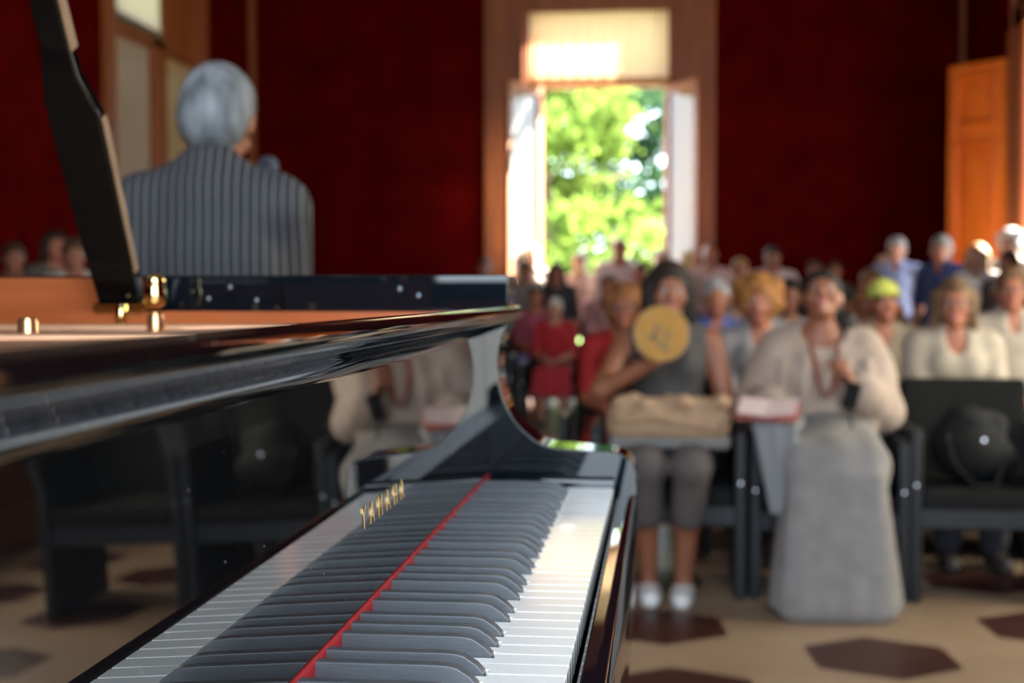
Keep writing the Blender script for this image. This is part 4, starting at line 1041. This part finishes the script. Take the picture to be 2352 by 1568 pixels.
standing('dark haired person standing in shade in the middle of the red wall', 1.651, 13.6, 1.44, hair=('short', (.04, .025, .02)), shirt=((.22, .10, .07), 1, 'round'), tone='tan', female=False)
standing('person in green grey standing in shade right of the middle of the red wall', 1.877, 13.9, 1.43, hair=('short', (.10, .06, .04)), shirt=((.15, .16, .11), 1, 'round'), tone='ruddy')
standing('bare armed person in pale pink beside the right window casing', .664, 14.0, 1.613, hair=('bald', (0, 0, 0)), shirt=((.68, .42, .38), .5, 'round'), tone='ruddy', female=False)
standing('pale blonde woman in pink in front of the man in light blue', 2.28, 13.5, 1.48, hair=('short', (.55, .40, .28)), shirt=((.66, .42, .40), .7, 'round'))
standing('grey haired man in a light blue shirt standing left of the panelled door', 2.27, 12.72, 1.63, hair=('short', (.34, .33, .33)), shirt=((.42, .50, .80), .9, 'collar', .018), female=False, yaw=-25)
standing('grey haired man in a navy shirt standing in front of the panelled door', 2.56, 12.22, 1.62, hair=('short', (.30, .28, .27)), shirt=((.03, .05, .16), .9, 'collar'), female=False, yaw=-40, tone='ruddy')
standing('fair woman in a white blouse standing in front of the panelled door', 2.763, 11.75, 1.535, hair=('bob', (.50, .30, .14)), shirt=((.78, .70, .66), .9, 'v'), yaw=-30)
standing('dark haired person in brown near the door jamb', 2.90, 11.3, 1.47, hair=('short', (.04, .025, .02)), shirt=((.10, .06, .05), 1, 'round'), tone='tan', yaw=-35, female=False)
standing('white haired person in sunlight at the door jamb', 3.06, 11.92, 1.655, hair=('wavy', (.72, .70, .66)), shirt=((.76, .70, .60), 1, 'round'), yaw=-30)
standing('brown haired person in dusky pink below the left window casing', -1.60, 13.95, 1.471, hair=('short', (.10, .05, .03)), shirt=((.36, .17, .15), 1, 'round'), tone='ruddy')
standing('person in a grey top in dark outline before the bright left leaf', -1.16, 13.78, 1.444, hair=('short', (.05, .03, .02)), shirt=((.26, .23, .21), .8, 'round'), tone='tan', female=False)
standing('fair person in white in the full light of the garden window', -1.18, 14.70, 1.62, hair=('short', (.60, .46, .30)), shirt=((.80, .74, .66), .9, 'round'), tone='fair')
standing('fair person in peach left in the garden window', -.87, 14.1, 1.40, hair=('short', (.55, .38, .22)), shirt=((.74, .56, .44), .8, 'round'))
standing('black haired woman in black in the garden window', -.83, 13.43, 1.42, hair=('long', (.02, .015, .012)), shirt=((.03, .025, .03), 1, 'round'), tone='tan', bottom=('trousers', (.45, .02, .03), .8))
standing('pale person in rose at the left of the garden window', -.68, 14.72, 1.545, hair=('short', (.56, .42, .34)), shirt=((.72, .50, .45), .9, 'round'))
standing('tall man in a loose pale pink shirt in the middle of the garden window', -.25, 14.5, 1.68, hair=('short', (.22, .11, .07)), shirt=((.80, .62, .58), .95, 'round', .03), female=False, tone='ruddy')
standing('brown haired person in red brown at the right of the garden window', -.03, 14.08, 1.43, hair=('short', (.07, .04, .03)), shirt=((.40, .14, .10), 1, 'round'), tone='ruddy')
standing('pale person in front of the cream curtained leaf', .17, 14.68, 1.57, hair=('short', (.60, .50, .44)), shirt=((.70, .50, .44), .8, 'round'))
standing('brown haired person at the far left edge of the picture', -4.03, 8.7, 1.47, hair=('short', (.07, .035, .02)), shirt=((.10, .05, .04), 1, 'round'), tone='tan', yaw=35, female=False)
standing('dark haired person in a grey brown top by the red left wall', -4.02, 9.3, 1.575, hair=('bob', (.03, .02, .015)), shirt=((.15, .13, .11), 1, 'round'), tone='ruddy', yaw=40)
standing('person in a white shirt half hidden by the lid prop', -3.44, 8.3, 1.48, hair=('short', (.09, .05, .03)), shirt=((.70, .62, .55), 1, 'round'), tone='tan', yaw=30)

# ------------------------------------------------------------------ garden
g = MB().box(-40, 40, YB + T_, 70, -.25, -.02).box(XR + T_, 40, -60, YB + T_, -.25, -.02).box(-40, XR + T_, -60, YF - T_, -.25, -.02).box(-40, XL - T_, YF - T_, YB + T_, -.25, -.02)
setp(obj('garden_ground', g, M_['lawn']), kind='structure')
setp(obj('terrace_floor', MB().box(-6, 8, YB + T_, 21, -.02, -.002).box(XR + T_, 12, -60, YB + T_, -.02, -.002).box(-30, XR + T_, -60, YF - T_, -.02, -.002), M_['gravel']), kind='structure')  # front gravel added unseen, so the treble cheek mirrors grey, not lawn
def tree(label, x, y, h, rad, z0, n, leafm, seed, size=.11):
    rnd = np.random.RandomState(seed)
    root = empty('tree', (x, y, -.02), 0, label, 'tree', 'garden trees behind the window')
    tr = MB(); pts = [(x + .12 * math.sin(i * 1.3) * i / 3, y + .1 * math.cos(i * 1.9) * i / 3, -.05 + h * .85 * i / 5) for i in range(6)]
    tr.tube(pts, [.20, .17, .14, .11, .08, .04], 10)
    for k in range(9):
        a = rnd.uniform(0, 2 * PI); i = 1 + k % 4; p = pts[i]; e = (p[0] + math.cos(a) * rad * .7, p[1] + math.sin(a) * rad * .7, p[2] + rnd.uniform(.3, 1.2))
        tr.tube([p, [(p[q] * .5 + e[q] * .5) + (.1 if q == 2 else 0) for q in range(3)], e], [.06, .04, .015], 6)
    obj('trunk', tr, M_['bark'], root, smooth=True)
    # clumped leaves
    nc = 46; cc = []
    while len(cc) < nc:
        v = rnd.uniform(-1, 1, 3)
        if v @ v < 1: cc.append(v * np.array([rad, rad, (h - z0) / 2]) + np.array([x, y, (h + z0) / 2]))
    cc = np.array(cc); c = cc[rnd.randint(0, nc, n)] + rnd.normal(0, .26, (n, 3)) * np.array([1, 1, .6])
    u = rnd.normal(0, 1, (n, 3)); u /= np.linalg.norm(u, axis=1)[:, None]; w = np.cross(u, rnd.normal(0, 1, (n, 3))); w /= np.linalg.norm(w, axis=1)[:, None]
    s = size * rnd.uniform(.6, 1.3, (n, 1)); nn = np.cross(u, w)
    V = np.stack([c - u * s, c + w * s * .5 + nn * s * .08, c + u * s, c - w * s * .5 + nn * s * .08], 1).reshape(-1, 3)
    me = bpy.data.meshes.new('crown'); me.vertices.add(4 * n); me.vertices.foreach_set('co', V.ravel())
    me.loops.add(4 * n); me.loops.foreach_set('vertex_index', np.arange(4 * n, dtype=np.int32)); me.polygons.add(n); me.polygons.foreach_set('loop_start', np.arange(n, dtype=np.int32) * 4)
    me.update(calc_edges=True); me.materials.append(leafm)
    o = bpy.data.objects.new('crown', me); COL.objects.link(o); o.parent = root; o.matrix_parent_inverse = WM[root.name].inverted()
LG = leafmat('leaf_bright', (.13, .19, .04)); LD = leafmat('leaf_deep', (.03, .062, .03))
tree('bright green leafy tree filling the left of the garden view', -1.9, 24.8, 7.6, 2.1, .4, 12000, LG, 3)
tree('deep green tree behind the right leaf of the garden window', 1.4, 28.5, 7.4, 2.1, .3, 11000, LD, 5)
tree('mid green tree in the middle of the garden view, further off', -1.2, 35.0, 8.6, 2.8, .3, 12000, LD, 9)
tree('low bright shrubby tree at the right foot of the garden view', .15, 21.7, 2.1, .9, .0, 3500, LG, 12)
# ------------------------------------------------------------------ light
SC.world = bpy.data.worlds.new('sky'); SC.world.use_nodes = True
bg = SC.world.node_tree.nodes['Background']
bg.inputs[0].default_value = (.74, .87, 1.0, 1); bg.inputs[1].default_value = 7.5
sun = bpy.data.lights.new('sun', 'SUN'); so = bpy.data.objects.new('sun', sun); COL.objects.link(so)
sun.energy = 80; sun.angle = R(.6); sun.color = (1, .93, .80)
so.rotation_euler = Vector((-.75, -.40, -.50)).to_track_quat('-Z', 'Y').to_euler()
def portal(name, loc, direction, sx, sy):
    l = bpy.data.lights.new(name, 'AREA'); l.shape = 'RECTANGLE'; l.size = sx; l.size_y = sy; l.cycles.is_portal = True
    o = bpy.data.objects.new(name, l); COL.objects.link(o); o.location = loc; o.rotation_euler = Vector(direction).to_track_quat('-Z', 'Y').to_euler()
for i, (a, b, z0, z1) in enumerate(FW): portal('front_window_portal', ((a + b) / 2, YF - T_ - .02, (z0 + z1) / 2), (0, 1, 0), b - a, z1 - z0)
portal('garden_window_portal', ((WX0 + WX1) / 2, YB + T_ + .02, WTOP / 2), (0, -1, 0), WX1 - WX0, WTOP)
portal('side_door_portal', (XR + T_ + .02, (DY0 + DY1) / 2, DTOP / 2), (-1, 0, 0), DY1 - DY0, DTOP)
for a, b, z0, z1 in RW[1:]: portal('added_side_window_portal', (XR + T_ + .02, (a + b) / 2, (z0 + z1) / 2), (-1, 0, 0), b - a, z1 - z0)
portal('upper_left_portal', (XL - T_ - .02, 11.6, 3.8), (1, 0, 0), 1.1, .8)

SC.view_settings.view_transform = 'Standard'; SC.view_settings.look = 'None'; SC.view_settings.gamma = 1; SC.view_settings.use_curve_mapping = False
SC.view_settings.exposure = 0.6
cy = SC.cycles
cy.use_denoising = True; cy.denoiser = 'OPENIMAGEDENOISE'
cy.max_bounces = 10; cy.diffuse_bounces = 5; cy.glossy_bounces = 6; cy.transparent_max_bounces = 12
cy.sample_clamp_indirect = 12; cy.caustics_reflective = False; cy.caustics_refractive = False
